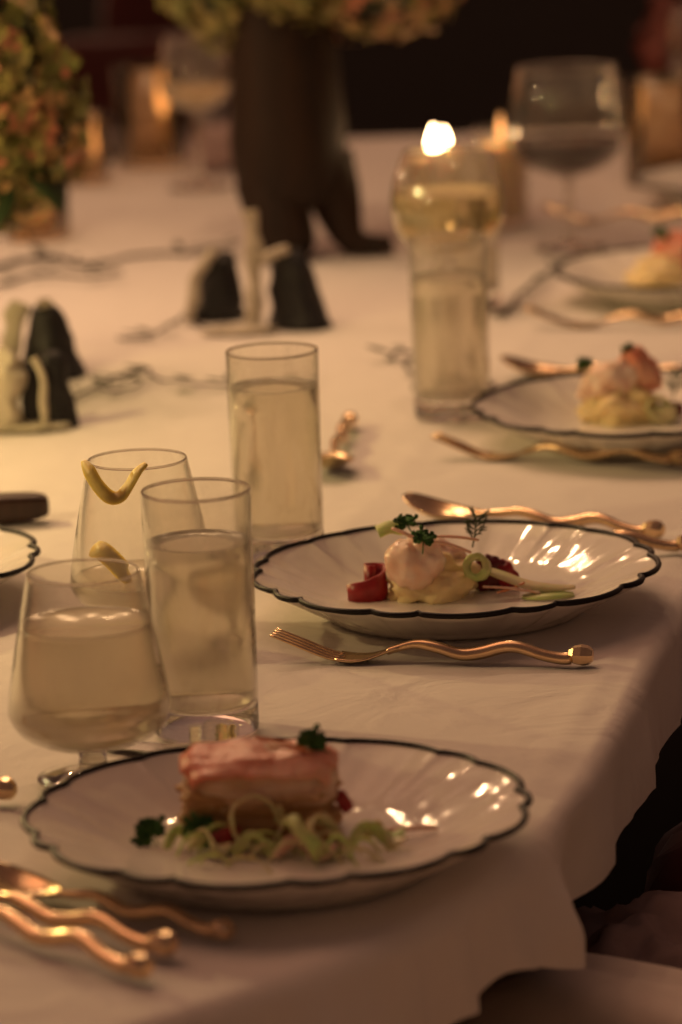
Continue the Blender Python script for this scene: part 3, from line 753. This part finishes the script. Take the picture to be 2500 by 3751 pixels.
# ------------------------------------------------------------------ food on the nearest plate
def slab(sx, sy, sz, m, label, name, cat, loc, rot=None, amp=.06, seed=1, r=.32, freq=2.0):
    v, f = rbox(sx, sy, sz, r, amp=amp, seed=seed, freq=freq); return thing1(name, MB().add(v, f), m, label, cat, loc, rot)
slab(.0400, .0230, .0098, 'crust', 'browned bottom layer of the stacked block on the nearest plate', 'potato_layer', 'potato', (-.0505, 2.104, PF + .0090), (0, 0, -.05), .20, 2, .42, 1.6)
slab(.0405, .0235, .0082, 'crust', 'second browned layer in the stacked block on the nearest plate', 'potato_layer', 'potato', (-.0500, 2.103, PF + .0225), (0, .03, .06), .22, 5, .45, 1.7)
def fillet(sx, sy, sz, seed, ridges=5.0, amp=.05):
    v, f = lathe([(math.sin(math.pi * i / 64), -math.cos(math.pi * i / 64)) for i in range(65)], 110); out = []
    for p in v:
        q = Vector(p); e = .66
        q = q * (abs(q.x) ** (2 / e) + abs(q.y) ** (2 / e) + abs(q.z) ** (2 / e)) ** (-e / 2)
        nz = noise.fractal(q * 1.6 + Vector((seed, 2, 5)), 1, 2, 4); fl = ridges * (q.z * .8 + .22 * q.x + .25 * nz)
        k = 1 + .10 * nz + amp * ((fl % 1.0) - .5) + .025 * noise.fractal(q * 7 + Vector((seed, 0, 0)), 1, 2, 3)
        out.append((q.x * sx * k, q.y * sy * k, q.z * sz * (1 + .10 * nz)))
    return MB().add(out, f)
thing1('fish_layer', fillet(.0405, .0255, .0150, 3), 'flake', 'pale flaky fish fillet under the salmon on the nearest plate', 'fish', (-.0500, 2.102, PF + .0310), (.05, .02, -.03))
v = []; f = []; NX, NY = 46, 26
for side in (0, 1):
    for a in range(NX + 1):
        for b in range(NY + 1):
            x = -1 + 2 * a / NX; y = -1 + 2 * b / NY
            rag = 1 + .10 * noise.fractal(Vector((x * 2, y * 2, 4)), 1, 2, 3)
            z = .0150 * (1 - .10 * abs(x) ** 3) - .0045 * max(0, -y - .55) ** 1.0 * 2.0 - .006 * max(0, y - .7) * 2 - .006 * max(0, abs(x) - .86) * 4 + .0022 * noise.fractal(Vector((x * 2.2, y * 1.6, 9)), 1, 2, 4) - side * .0028
            v.append((x * .0430 * rag * math.sqrt(1 - .30 * y * y), y * .0275 * rag * math.sqrt(1 - .28 * x * x), z - .004 * (x * x) * (y * y)))
W = NY + 1; O = (NX + 1) * W
for a in range(NX):
    for b in range(NY):
        q = a * W + b; f.append((q, q + W, q + W + 1, q + 1)); f.append((O + q, O + q + 1, O + q + W + 1, O + q + W))
for a in range(NX):
    for b in (0, NY):
        q = a * W + b; f.append((q, O + q, O + q + W, q + W) if b == 0 else (q, q + W, O + q + W, O + q))
for b in range(NY):
    for a in (0, NX):
        q = a * W + b; f.append((q, q + 1, O + q + 1, O + q) if a == 0 else (q, O + q, O + q + 1, q + 1))
thing1('salmon_slice', MB().add(v, f), 'salmon', 'thin orange red salmon slice draped over the top of the block on the nearest plate', 'salmon', (-.0495, 2.101, PF + .0318), (.05, .02, .03))
strip((-.0510, 2.092, .8145), (-.0205, 2.090, .8055), .0012, .0016, 'carrot', 'orange carrot strip lying across the top of the salmon slice', 'carrot_strip')
strip((-.0440, 2.088, .8100), (-.0240, 2.094, .8040), .001, .0013, 'carrot', 'thin second carrot strip under the longer one on the salmon', 'carrot_strip')
thing1('parsley_leaf', parsley(.0120, 7), 'herb', 'parsley sprig standing at the top right of the salmon block', 'herb', (-.0215, 2.098, .8080), (-.15, .75, .2), 'parsley leaves')
thing1('parsley_leaf', parsley(.0125, 9), 'herb', 'parsley sprig lying alone left of the salmon block', 'herb', (-.1085, 2.088, PF + .0050), (-.5, -.5, .3), 'parsley leaves')
thing1('parsley_leaf', parsley(.0135, 12), 'herb', 'parsley sprig leaning on the lower left of the salmon block', 'herb', (-.0820, 2.074, PF + .0095), (-.25, .5, -.3), 'parsley leaves')
v, f = rbox(.0085, .004, .0042, .5, amp=.15, seed=3); thing1('pepper_piece', MB().add(v, f), 'pepper', 'red pepper piece at the front foot of the salmon block', 'pepper', (-.0685, 2.066, PF + .0090), (0, -.35, .2))
v, f = rbox(.0035, .004, .0060, .5, amp=.15, seed=6); thing1('pepper_piece', MB().add(v, f), 'pepper', 'red pepper sliver at the right end of the salmon block', 'pepper', (-.0045, 2.092, PF + .0185), (0, -.5, .2))
def leek_curl(loc, rot, r, w, turns, label, m='leek', spread=.25):
    return thing1('leek_curl', coil(r, w, turns, .0013, 40, spread), m, label, 'leek', loc, rot)
leek_curl((-.0520, 2.064, PF + .0180), (1.15, .2, .2), .0120, .0050, 1.1, 'upright pale leek curl against the middle of the salmon block', 'pale_leek')
leek_curl((-.0275, 2.048, PF + .0125), (1.0, -.35, 2.2), .0125, .0070, .85, 'bright green leek curl at the front right of the salmon block')
leek_curl((-.0150, 2.054, PF + .0110), (.9, .3, .9), .0105, .0056, 1.2, 'pale leek curl just right of the bright green curl', 'pale_leek')
for k, (x, y, z, ln, rz, m, lab) in enumerate(((-.100, 2.068, .003, .022, .5, 'leek', 'green leek scrap at the left front of the salmon block'), (-.088, 2.062, .0045, .020, -.4, 'pale_leek', 'pale leek scrap under the leaning parsley sprig'),
        (-.0640, 2.052, .0035, .024, .15, 'leek', 'green leek strip below the red pepper piece'), (-.0020, 2.058, .0045, .024, .3, 'leek', 'green leek strip right of the leek curls'),
        (.0040, 2.070, .0032, .022, -.5, 'pale_leek', 'pale leek strip farthest right on the nearest plate'), (-.0420, 2.046, .0030, .026, .05, 'julienne', 'pale pink strip lying before the salmon block'))):
    p = smooth_profile([(0, 0, 0), (ln * .35, .003, .0045), (ln * .7, -.002, .0015), (ln, .001, .0030)], 6)
    p = [(a * 1.25, b * 2, c * 1.5) for a, b, c in p]
    v, f = ribbon(p, lambda u: .0085 * (.3 + .7 * math.sin(math.pi * (u * .9 + .05))), .0009, (0, .9, .5), lambda u: 1.3 * math.sin(4 * u)); thing1('leek_strip', MB().add(v, f), m, lab, 'leek', (x, y, PF + z), (.2, 0, rz))
sh = MB(); rs = random.Random(4)
for k in range(20):
    x0 = rs.uniform(-.095, .012); y0 = 2.066 - rs.uniform(0, .022); a = rs.uniform(-.6, .6); ln = rs.uniform(.016, .034); hh = rs.uniform(.003, .016)
    pp = smooth_profile([(x0, y0, .001), (x0 + ln * .3 * math.cos(a), y0 + ln * .3 * math.sin(a) - .004, hh), (x0 + ln * .7 * math.cos(a), y0 + ln * .7 * math.sin(a), hh * .8), (x0 + ln * math.cos(a), y0 + ln * math.sin(a) - .003, .001)], 5)
    v, f = ribbon([(q[0] + .05, q[1] - 2.06, q[2]) for q in pp], rs.uniform(.0012, .0026), .0007, (0, .5, .8), lambda u: 2.0 * u); sh.add(v, f, rs.randrange(2))
thing1('leek_shreds', sh, ['pale_leek', 'leek'], 'heap of fine pale leek shreds along the front of the salmon block', 'leek', (-.05, 2.06, PF))
strip((.0050, 2.078, PF + .004), (.045, 2.082, PF + .005), .001, .0022, 'julienne', 'long pale strip lying right of the salmon block')

# ------------------------------------------------------------------ food on the plates behind
thing1('mash_mound', crown_mash(.030, .026, .019, 13), 'mash', 'yellow mash on the second plate along the right border', 'mash', (.2290, 3.195, PF + .010))
v, f = lump((.027, .018, .017), .22, 1.8, 21, False); thing1('salmon_curl', MB().add(v, f), 'fish', 'pale pink folded fish slice leaning on the right border mash', 'fish', (.2200, 3.200, PF + .0300), (0, -.35, 0))
v, f = lump((.015, .016, .022), .22, 1.8, 24, False); thing1('salmon_curl', MB().add(v, f), 'salmon', 'orange red salmon curl on top of the right border mash', 'salmon', (.2440, 3.205, PF + .0370), (0, -.4, 0))
v, f = rbox(.011, .010, .007, .5, amp=.15, seed=14); thing1('leek_slice', MB().add(v, f), 'pale_leek', 'pale green leek slice before the right border salmon', 'leek', (.2600, 3.180, PF + .007))
mb_ = coil(.0085, .0080, 1.1, .002); thing1('leek_ring', mb_, 'pale_leek', 'pale leek ring on the second plate along the right border', 'leek', (.2560, 3.175, PF + .013), (1.2, .1, .2))
v, f = rbox(.006, .006, .006, .6, amp=.15, seed=16); thing1('beet_piece', MB().add(v, f), 'beet', 'dark beet cube behind the right border leek ring', 'beet', (.2720, 3.190, PF + .008))
thing1('parsley_leaf', parsley(.009, 15), 'herb', 'small parsley sprig left of the right border salmon', 'herb', (.2005, 3.200, .8030), (-.3, -.4, .2), 'parsley leaves')
thing1('parsley_leaf', parsley(.010, 17), 'herb', 'parsley sprig topping the right border salmon curl', 'herb', (.2370, 3.200, .8120), (-.3, .3, .2), 'parsley leaves')
thing1('dill_frond', dill(.024, 8), 'dill', 'dill frond cut by the right border beside the salmon', 'herb', (.2700, 3.200, .7720), (0, .2, .3))
thing1('mash_mound', crown_mash(.028, .024, .016, 31), 'mash', 'blurred yellow mash on the plate under the red wine glass', 'mash', (.3150, 3.860, PF + .008))
v, f = lump((.026, .020, .020), .22, 1.8, 33, False); thing1('salmon_curl', MB().add(v, f), 'salmon', 'blurred orange salmon on the plate under the red wine glass', 'salmon', (.3340, 3.880, PF + .026))
thing1('parsley_leaf', parsley(.010, 37), 'herb', 'blurred parsley on the salmon under the red wine glass', 'herb', (.3180, 3.870, PF + .045), (-.3, .3, .2), 'parsley leaves')

# ------------------------------------------------------------------ black stone candle bases with melted wax
def rock(h, r0, r1, seed, lean=(0, 0), squash=1.0):
    n, m = 28, 18; v = []; f = []
    for i in range(m + 1):
        u = i / m; r = r0 + (r1 - r0) * u ** 0.8
        if u > .9: r *= 1 - (u - .9) * 4
        for k in range(n):
            a = 2 * math.pi * k / n
            q = Vector((math.cos(a), math.sin(a), u * 2))
            rr = r * (1 + .22 * noise.fractal(q * 1.1 + Vector((seed, seed * 2, 0)), 1, 2, 3))
            v.append((rr * math.cos(a) + lean[0] * u, rr * math.sin(a) * squash + lean[1] * u, h * u))
    for i in range(m):
        for k in range(n):
            j = (k + 1) % n; f.append((i * n + k, i * n + j, (i + 1) * n + j, (i + 1) * n + k))
    f.append(tuple(m * n + k for k in range(n))); f.append(tuple(range(n - 1, -1, -1)))
    return MB().add(v, f)
def wax_run(path, rad, seed=0):
    p = smooth_profile(path, 6)
    rr = [rad * (1 + .25 * noise.noise(Vector((i * .35, seed, 0)))) * (1 if i < len(p) - 4 else .8) for i in range(len(p))]
    v, f = tube(p, rr, 14)
    v = [Vector(q) + Vector((noise.noise(Vector(q) * 60 + Vector((seed, 0, 0))), noise.noise(Vector(q) * 60 + Vector((0, seed, 3))), .6 * noise.noise(Vector(q) * 60 + Vector((5, 0, seed))))) * rad * .7 for q in v]
    return MB().add(v, f)
# the one before the vase
o = empty('candle_stone', (-.068, 3.735, TZ + .002))
rock(.062, .024, .017, 1, (.002, 0)).build('stone_lobe', 'stone', o, loc=(-.040, .065, 0))
rock(.072, .030, .016, 5, (-.008, 0)).build('stone_lobe', 'stone', o, loc=(.036, .0, 0))
wax_run([(-.006, -.006, .112), (-.004, -.008, .090), (-.004, -.012, .05), (-.006, -.020, .02), (-.006, -.026, .001)], .0072, 1).build('wax_column', 'wax', o)
wax_run([(-.042, .050, .066), (-.056, .040, .050), (-.064, .034, .028), (-.067, .03, .003)], .0052, 2).build('wax_drip', 'wax', o)
wax_run([(.026, -.012, .074), (.014, -.018, .071), (.003, -.020, .068)], .0050, 3).build('wax_drip', 'wax', o)
v, f = lump((.035, .018, .004), .25, 1.5, 41); MB().add(v, f, 0, T((-.02, -.028, .003))).build('wax_pool', 'wax', o)
tag(o, 'black stone candle base with a melted white wax column, before the dark vase', 'candle base', 'wax covered black stones')
# the one at the left border
o = empty('candle_stone', (-.245, 3.290, TZ + .002))
rock(.062, .0125, .0110, 12, (-.008, .01), .8).build('stone_foot', 'stone', o, loc=(.018, 0, 0))
rock(.052, .0075, .008, 14, (0, 0), .8).build('stone_foot', 'stone', o, loc=(-.008, .004, 0))
wax_run([(-.020, -.004, .064), (-.026, -.006, .050), (-.027, -.010, .03), (-.028, -.012, .003)], .0125, 6).build('wax_drip', 'wax', o)
wax_run([(-.004, -.008, .060), (.003, -.012, .045), (.004, -.014, .02), (.004, -.016, .002)], .0034, 7).build('wax_drip', 'wax', o)
v, f = lump((.036, .02, .004), .25, 1.5, 44); MB().add(v, f, 0, T((-.012, -.004, .003))).build('wax_pool', 'wax', o)
tag(o, 'black stone candle base with thick wax drips at the left border', 'candle base', 'wax covered black stones')

o = empty('candle_stone', (-.252, 3.530, TZ + .002))
rock(.064, .030, .013, 9, (-.004, .0)).build('stone_lobe', 'stone', o, loc=(.002, 0, 0))
wax_run([(-.020, -.002, .064), (-.029, -.008, .050), (-.034, -.014, .028), (-.036, -.018, .002)], .0085, 5).build('wax_column', 'wax', o)
wax_run([(-.006, -.012, .066), (-.002, -.010, .067), (.004, -.010, .066)], .0045, 8).build('wax_drip', 'wax', o)
tag(o, 'rounded black stone with wax on its shoulder, behind the dripping stone at the left border', 'candle base', 'wax covered black stones')

# ------------------------------------------------------------------ dried vines lying along the middle of the table
def vine(pts, label, rad=.0016, seed=1, leaves=6):
    rnd = random.Random(seed); p = smooth_profile([(x, y, TZ + .003 + rnd.uniform(0, .005)) for x, y in pts], 7)
    p = [(q[0] + .005 * noise.noise(Vector((i * .3, seed, 0))), q[1] + .012 * noise.noise(Vector((i * .3, seed, 5))), q[2]) for i, q in enumerate(p)]
    o = empty('dried_vine', p[0]); o0 = Vector(p[0])
    v, f = tube([Vector(q) - o0 for q in p], [.8 * rad * (1 - .5 * i / len(p)) for i in range(len(p))], 7); MB().add(v, f).build('stem', 'twig', o)
    for k in range(leaves):
        i = rnd.randrange(2, len(p) - 2); a = rnd.uniform(0, 6.3); ln = rnd.uniform(.014, .030); w = ln * .40
        v, f = lathe([(math.sin(math.pi * j / 6) * 1 + 1e-4 if 0 < j < 6 else 0, j / 6) for j in range(7)], 8)
        m = T(Vector(p[i]) - o0 + Vector((0, 0, .004))) @ rotz(a) @ Matrix.Rotation(1.35, 4, 'Y') @ Matrix.Diagonal((.0010, w * .5, ln, 1))
        MB().add(v, f, 0, m).build('leaf', 'twig_leaf', o)
    return tag(o, label, 'vine', 'dried vines along the table')
vine([(-.225, 3.40), (-.200, 3.47), (-.17, 3.53), (-.155, 3.47), (-.12, 3.44), (-.075, 3.43), (-.04, 3.42)], 'dark dried vine running from the left candle stone to the centre tumbler', .0018, 3, 9)
vine([(-.21, 3.44), (-.185, 3.42), (-.17, 3.45), (-.19, 3.48), (-.215, 3.50)], 'short curled vine beside the left candle stone', .0014, 5, 4)
vine([(-.200, 3.69), (-.17, 3.70), (-.15, 3.76), (-.14, 3.80), (-.12, 3.72), (-.10, 3.74)], 'dark twig at the left foot of the candle stone before the vase', .0018, 7, 6)
vine([(-.36, 4.12), (-.30, 4.20), (-.25, 4.14), (-.20, 4.17), (-.15, 4.20), (-.10, 4.24)], 'blurred dark vine stretching across from the left border to the vase', .0038, 9, 12)
vine([(-.34, 4.02), (-.29, 4.08), (-.25, 4.04), (-.21, 4.07)], 'short blurred vine under the hydrangeas at the left border', .003, 11, 7)
vine([(.045, 3.53), (.060, 3.56), (.072, 3.52), (.060, 3.47), (.075, 3.44)], 'small dark twig showing left of the blurred tumbler', .0022, 13, 5)
vine([(.15, 3.72), (.165, 3.77), (.185, 3.86), (.21, 3.96), (.235, 4.03), (.27, 4.08)], 'blurred dark vine leading to the plate under the red wine glass', .003, 15, 4)

# ------------------------------------------------------------------ hydrangeas
def hydrangea(name, r, cen, mats, weights, parent, seed, count=230, ps=.010, squash=1.0):
    rnd = random.Random(seed); mb = MB()
    for i in range(count):
        z = 1 - 2 * (i + .5) / count; a = i * 2.39996 + rnd.uniform(-.25, .25); s = math.sqrt(max(0, 1 - z * z))
        nrm = Vector((s * math.cos(a), s * math.sin(a), z)); bump_ = 1 + .14 * noise.noise(nrm * 2.2 + Vector((seed, 0, 0))) + rnd.uniform(-.10, .06)
        c = Vector((nrm.x, nrm.y, nrm.z * squash)) * r * bump_
        nn = (nrm + Vector((rnd.uniform(-.5, .5), rnd.uniform(-.5, .5), rnd.uniform(-.5, .5)))).normalized()
        t = nn.orthogonal().normalized(); b = nn.cross(t); a0 = rnd.uniform(0, 6.28); mi = rnd.choices(range(len(mats)), weights)[0]
        for k in range(4):
            aa = a0 + k * math.pi / 2; d = t * math.cos(aa) + b * math.sin(aa); e = nn.cross(d); L = ps * rnd.uniform(.75, 1.2); lift = rnd.uniform(-.1, .5)
            m2 = mi if rnd.random() < .8 else rnd.choices(range(len(mats)), weights)[0]
            p0 = c; p1 = c + d * L * .55 + e * L * .42 + nn * L * (.18 + lift * .3); p2 = c + d * L + nn * L * lift * .7; p3 = c + d * L * .55 - e * L * .42 + nn * L * (.18 + lift * .3); pm = c + d * L * .6 + nn * L * (.05 + lift * .3)
            mb.add([p0, p1, p2, p3, pm], [(0, 1, 4), (1, 2, 4), (2, 3, 4), (3, 0, 4)], m2)
    return mb.build(name, mats, parent, True, cen)
def core(r, cen, parent, m='leaf'):
    v, f = lump((r, r, r), .2, 2, 3, False, 20, 12); return MB().add(v, f).build('flower_core', m, parent, True, cen)
GM = ['pet_green', 'pet_olive', 'pet_pink', 'pet_tan']
b1 = empty('hydrangea_bouquet', (-.395, 3.52, TZ + .002))
for k, (x, y, z, r, w) in enumerate(((.075, -.04, .285, .092, (2, 4, 1.6, 4)), (.105, .0, .225, .080, (4, 4, 1.2, 2)), (.065, -.05, .205, .075, (4, 3, 1.0, 2)), (.03, .02, .30, .10, (3, 3, 2, 2)), (-.04, -.02, .26, .09, (3, 3, 2, 2)))):
    hydrangea('flower_head', r, (x, y, z), GM, w, b1, 20 + k, 330, .0150); core(r * .72, (x, y, z), b1)
    v, f = tube([(x, y, z - r * .5), (x * .4, y * .4, .10), (0, 0, .03)], .003, 8); MB().add(v, f).build('stem', 'stem', b1)
def leafmesh(ln, w):
    v, f = [], []; N = 8
    for i in range(N + 1):
        u = i / N; ww = w * math.sin(math.pi * (u * .96 + .02)) ** .8; z = -.25 * ln * u * u
        v += [(u * ln, -ww, z + .12 * ww), (u * ln, 0, z), (u * ln, ww, z + .12 * ww), (u * ln, ww, z + .12 * ww - .0012), (u * ln, 0, z - .0012), (u * ln, -ww, z + .12 * ww - .0012)]
    for i in range(N):
        for k in range(6):
            j = (k + 1) % 6; f.append((i * 6 + k, i * 6 + j, (i + 1) * 6 + j, (i + 1) * 6 + k))
    f.append((5, 4, 3, 2, 1, 0)); f.append(tuple(N * 6 + k for k in range(6)))
    return v, f
lv, lf = leafmesh(.055, .020)
for x, y, z, rz, ry in ((.135, -.05, .200, -.6, .6), (.11, -.08, .195, -1.6, .7), (.08, -.10, .19, -2.2, .7)):
    MB().add(lv, lf).build('leaf', 'leaf', b1, True, (x, y, z), (0, ry, rz))
v, f = lathe(smooth_profile([(0, 0), (.034, 0), (.048, .02), (.050, .05), (.036, .095), (.030, .105), (.026, .103), (.032, .09), (.045, .05), (.042, .02), (0, .006)], 4), 40); MB().add(v, f).build('vase', 'vase', b1)
tag(b1, 'green and pink hydrangea bouquet cut by the left border', 'bouquet')
# the large one in the dark footed vase
vz = empty('footed_vase', (-.040, 4.16, TZ + .002))
prof = smooth_profile([(0, .052), (.030, .050), (.048, .060), (.057, .085), (.0600, .12), (.0575, .16), (.0560, .20), (.0565, .24), (.058, .262), (.054, .264), (.051, .24), (.051, .12), (0, .075)], 5)
v, f = lathe(prof, 56)
v = [(p[0] * (1 + .05 * noise.noise(Vector((p[0] * 14, p[1] * 14, p[2] * 9)))) + .012 * (.15 - p[2]), p[1] * (1 + .05 * noise.noise(Vector((p[0] * 14, p[1] * 14, p[2] * 9 + 4)))), p[2]) for p in v]
MB().add(v, f).build('vase_body', 'vase', vz)
for pts, rad in (([(-.022, -.01, .085), (-.012, -.022, .045), (-.004, -.03, .012), (.0, -.035, .004)], [.036, .034, .030, .024]), ([(.034, .0, .10), (.046, -.004, .06), (.056, -.008, .026), (.070, -.012, .011), (.104, -.014, .009)], [.034, .028, .019, .014, .010]), ([(-.005, .03, .08), (-.02, .05, .03), (-.025, .06, .005)], [.032, .024, .02])):
    n0 = len(pts); pp = smooth_profile([(*a, b) for a, b in zip(pts, rad)], 6)
    v, f = tube([q[:3] for q in pp], [q[3] for q in pp], 18); v = [(p[0], p[1], max(p[2], .0005)) for p in v]; MB().add(v, f).build('vase_foot', 'vase', vz)
tag(vz, 'tall dark brown vase on splayed feet at the middle of the table', 'vase')
b2 = empty('hydrangea_bouquet', (-.040, 4.16, TZ + .266))
for k, (x, y, z, r, mats, w) in enumerate(((-.045, .02, .042, .088, ['pet_green', 'pet_olive'], (3, 4)), (.025, -.03, .052, .075, ['pet_olive', 'pet_green'], (3, 2)), (.100, .0, .050, .095, ['pet_tan', 'pet_olive', 'pet_pink'], (5, 2, 1)), (.03, .06, .10, .09, ['pet_tan', 'pet_olive'], (2, 3)), (-.03, .05, .12, .085, ['pet_green', 'pet_olive'], (3, 3)))):
    hydrangea('flower_head', r, (x, y, z), mats, w, b2, 50 + k, 300, .0125); core(r * .74, (x, y, z), b2)
    v, f = tube([(x, y, z), (x * .3, y * .3, -.02), (0, 0, -.14)], .003, 8); MB().add(v, f).build('stem', 'stem', b2)
tag(b2, 'olive and tan hydrangeas filling the tall dark vase', 'bouquet')

# ------------------------------------------------------------------ candles
def flame_mesh(h, r):
    return lathe(smooth_profile([(0, 0), (r * .8, h * .12), (r, h * .28), (r * .7, h * .58), (r * .25, h * .85), (0, h)], 4), 16)
def candle_glass(x, y, r, h, wax_h, flame, label, power, cup='thin_glass', fm='flame', fh=.020, fr=.0042, name='candle_holder', dx=0.0, slim=0.0):
    o = empty(name, (x, y, TZ + .0022))
    v, f = lathe([(0, .0), (r - .002, 0), (r, .002), (r, h), (r - .001, h + .0006), (r - .002, h), (r - .002, .007), (0, .0065)], 48); MB().add(v, f).build('glass_cup', cup, o)
    cr = slim or r - .0035
    v, f = lathe([(0, .0075), (cr, .0075), (cr, wax_h), (cr - .003, wax_h + .001), (cr * .5, wax_h - .002), (0, wax_h - .0025)], 40); MB().add(v, f, 0, T((dx, 0, 0))).build('wax', 'candle', o)
    v, f = tube([(0, 0, wax_h - .003), (.0005, 0, wax_h + .004), (.0015, 0, wax_h + .008)], .0007, 6); MB().add(v, f, 0, T((dx, 0, 0))).build('wick', 'wick', o)
    v, f = flame_mesh(fh, fr); MB().add(v, f, 0, T((.001 + dx, 0, wax_h + .004))).build('flame', fm, o)
    if power: candle_lamp((x + dx, y, TZ + wax_h + .004 + fh * .5), power, .004)
    return tag(o, label, 'candle', 'lit candles in glass holders')
candle_glass(.110, 4.18, .030, .098, .096, True, 'bright lit candle above the rim of the white wine glass', .8, fh=.028, fr=.0065)
candle_glass(.124, 4.30, .026, .088, .086, True, 'second smaller flame just right of the bright candle', .3, fh=.020, fr=.005)
candle_glass(.186, 4.33, .030, .102, .086, True, 'lit candle behind the left edge of the red wine glass', .4, fh=.030, fr=.004, fm='flame_and_streak')
candle_glass(.386, 4.60, .046, .118, .045, True, 'amber candle glass at the right border behind the red wine glass', .5, 'amber', 'flame_and_streak', .066, .0075, dx=-.036, slim=.0085)  # overlong flame near the cup's left edge imitates the refracted light streak
candle_glass(-.215, 4.93, .042, .120, .040, True, 'amber candle glass at the far end left of the vase', .4, 'amber', 'flame_and_streak', .070, .0085, dx=.018, slim=.009)  # tall dim flame stands in for the bright vertical streak in the glass
candle_glass(-.290, 4.80, .030, .080, .014, True, 'small amber candle glass half hidden behind the left bouquet', .3, 'amber', 'flame_and_streak', .046, .0065, dx=.018, slim=.008)  # flame stretched to imitate the streak of light seen in the glass
candle_glass(-.318, 4.36, .036, .075, .020, True, 'short amber candle glass under the left bouquet', .12, 'amber', 'flame_and_streak', .016, .003, slim=.02)

# ------------------------------------------------------------------ small far things
def napkin(x, y, z, sx, sy, sz, m, label, seed):
    v, f = rbox(sx, sy, sz, .6, amp=.22, seed=seed, freq=1.6); return thing1('folded_napkin', MB().add(v, f), m, label, 'napkin', (x, y, z + sz * .9))
napkin(-.150, 4.97, TZ + .004, .018, .012, .050, 'grey_cloth', 'grey standing napkin right of the far amber candle glass', 3)
napkin(-.135, 4.86, TZ + .004, .030, .02, .026, 'mauve', 'rounded mauve napkin left of the dark vase', 6)
napkin(-.275, 5.00, TZ + .004, .024, .02, .016, 'grey_cloth', 'small grey napkin left of the far amber candle glass', 8)
# red flower in a green bottle, far right
o = empty('bud_vase', (.42, 4.86, TZ + .002))
v, f = lathe(smooth_profile([(0, 0), (.026, 0), (.028, .03), (.026, .06), (.012, .085), (.010, .10), (.008, .10), (.010, .085), (.023, .06), (.025, .03), (0, .006)], 4), 32); MB().add(v, f).build('bottle', 'green_glass', o)
tag(o, 'dark green bottle at the upper right border', 'bottle')
o = empty('red_flower', (.42, 4.86, TZ + .095))
v, f = tube([(0, 0, -.05), (.002, 0, 0), (.0, 0, .02)], .002, 8); MB().add(v, f).build('stem', 'stem', o)
hydrangea('petals', .036, (.0, 0, .040), ['rose'], (1,), o, 77, 120, .018, 1.25); core(.028, (0, 0, .040), o, 'rose')
tag(o, 'dusky red bloom in the bottle at the upper right corner', 'flower')

# ------------------------------------------------------------------ chairs
def armchair(x, y, face, m, label, arm_h=.66, seat_h=.46, back_h=.80, half=.25, depth=.50, thing_group='upholstered armchairs'):
    """face: direction the sitter looks; origin under the middle of the seat's front edge"""
    o = empty('armchair', (x, y, 0), face)
    v, f = rbox(depth / 2, half - .03, .05, .25, amp=.02); MB().add(v, f, 0, T((-depth / 2, 0, seat_h - .05))).build('seat', m, o)
    for s in (-1, 1):
        v, f = rbox(depth / 2, .045, (arm_h - .30) / 2, .28, amp=.02); MB().add(v, f, 0, T((-depth / 2 + .02, s * (half + .012), (arm_h + .30) / 2))).build('arm', m, o)
    v, f = rbox(.045, half + .05, (back_h - .30) / 2, .3, amp=.02); MB().add(v, f, 0, T((-depth - .025, 0, (back_h + .30) / 2))).build('backrest', m, o)
    for sx in (-.04, -depth + .03):
        for s in (-1, 1):
            v, f = lathe([(0, 0), (.012, 0), (.02, .33), (0, .33)], 12); MB().add(v, f, 0, T((sx, s * (half - .02), 0))).build('leg', 'dark_wood', o)
    return tag(o, label, 'chair', thing_group)
fa = math.atan2(.70, -.71)      # sitter at the nearest plate looks up and to the left
armchair(-.102, 2.0185, fa, 'pale_linen', 'pale upholstered armchair arm at the bottom right corner', .655)
armchair(.236, 2.590, math.atan2(.23, -.97), 'red_velvet', 'dark red velvet armchair beside the table at the right border', .668, half=.165)
v, f = lump((.085, .085, .050), .40, 2.2, 61, False); thing1('draped_shawl', MB().add(v, f), 'mauve', 'dusky mauve shawl heaped on the chair below the cloth edge', 'shawl', (.172, 2.335, .575))
armchair(-.33, 6.15, R(-92), 'red_velvet', 'left of the two dark red chairs beyond the far table end', .60, .44, .745, .09, .4)
armchair(-.22, 6.45, R(-88), 'red_velvet', 'taller of the two dark red chairs beyond the far table end', .62, .44, .84, .09, .4)
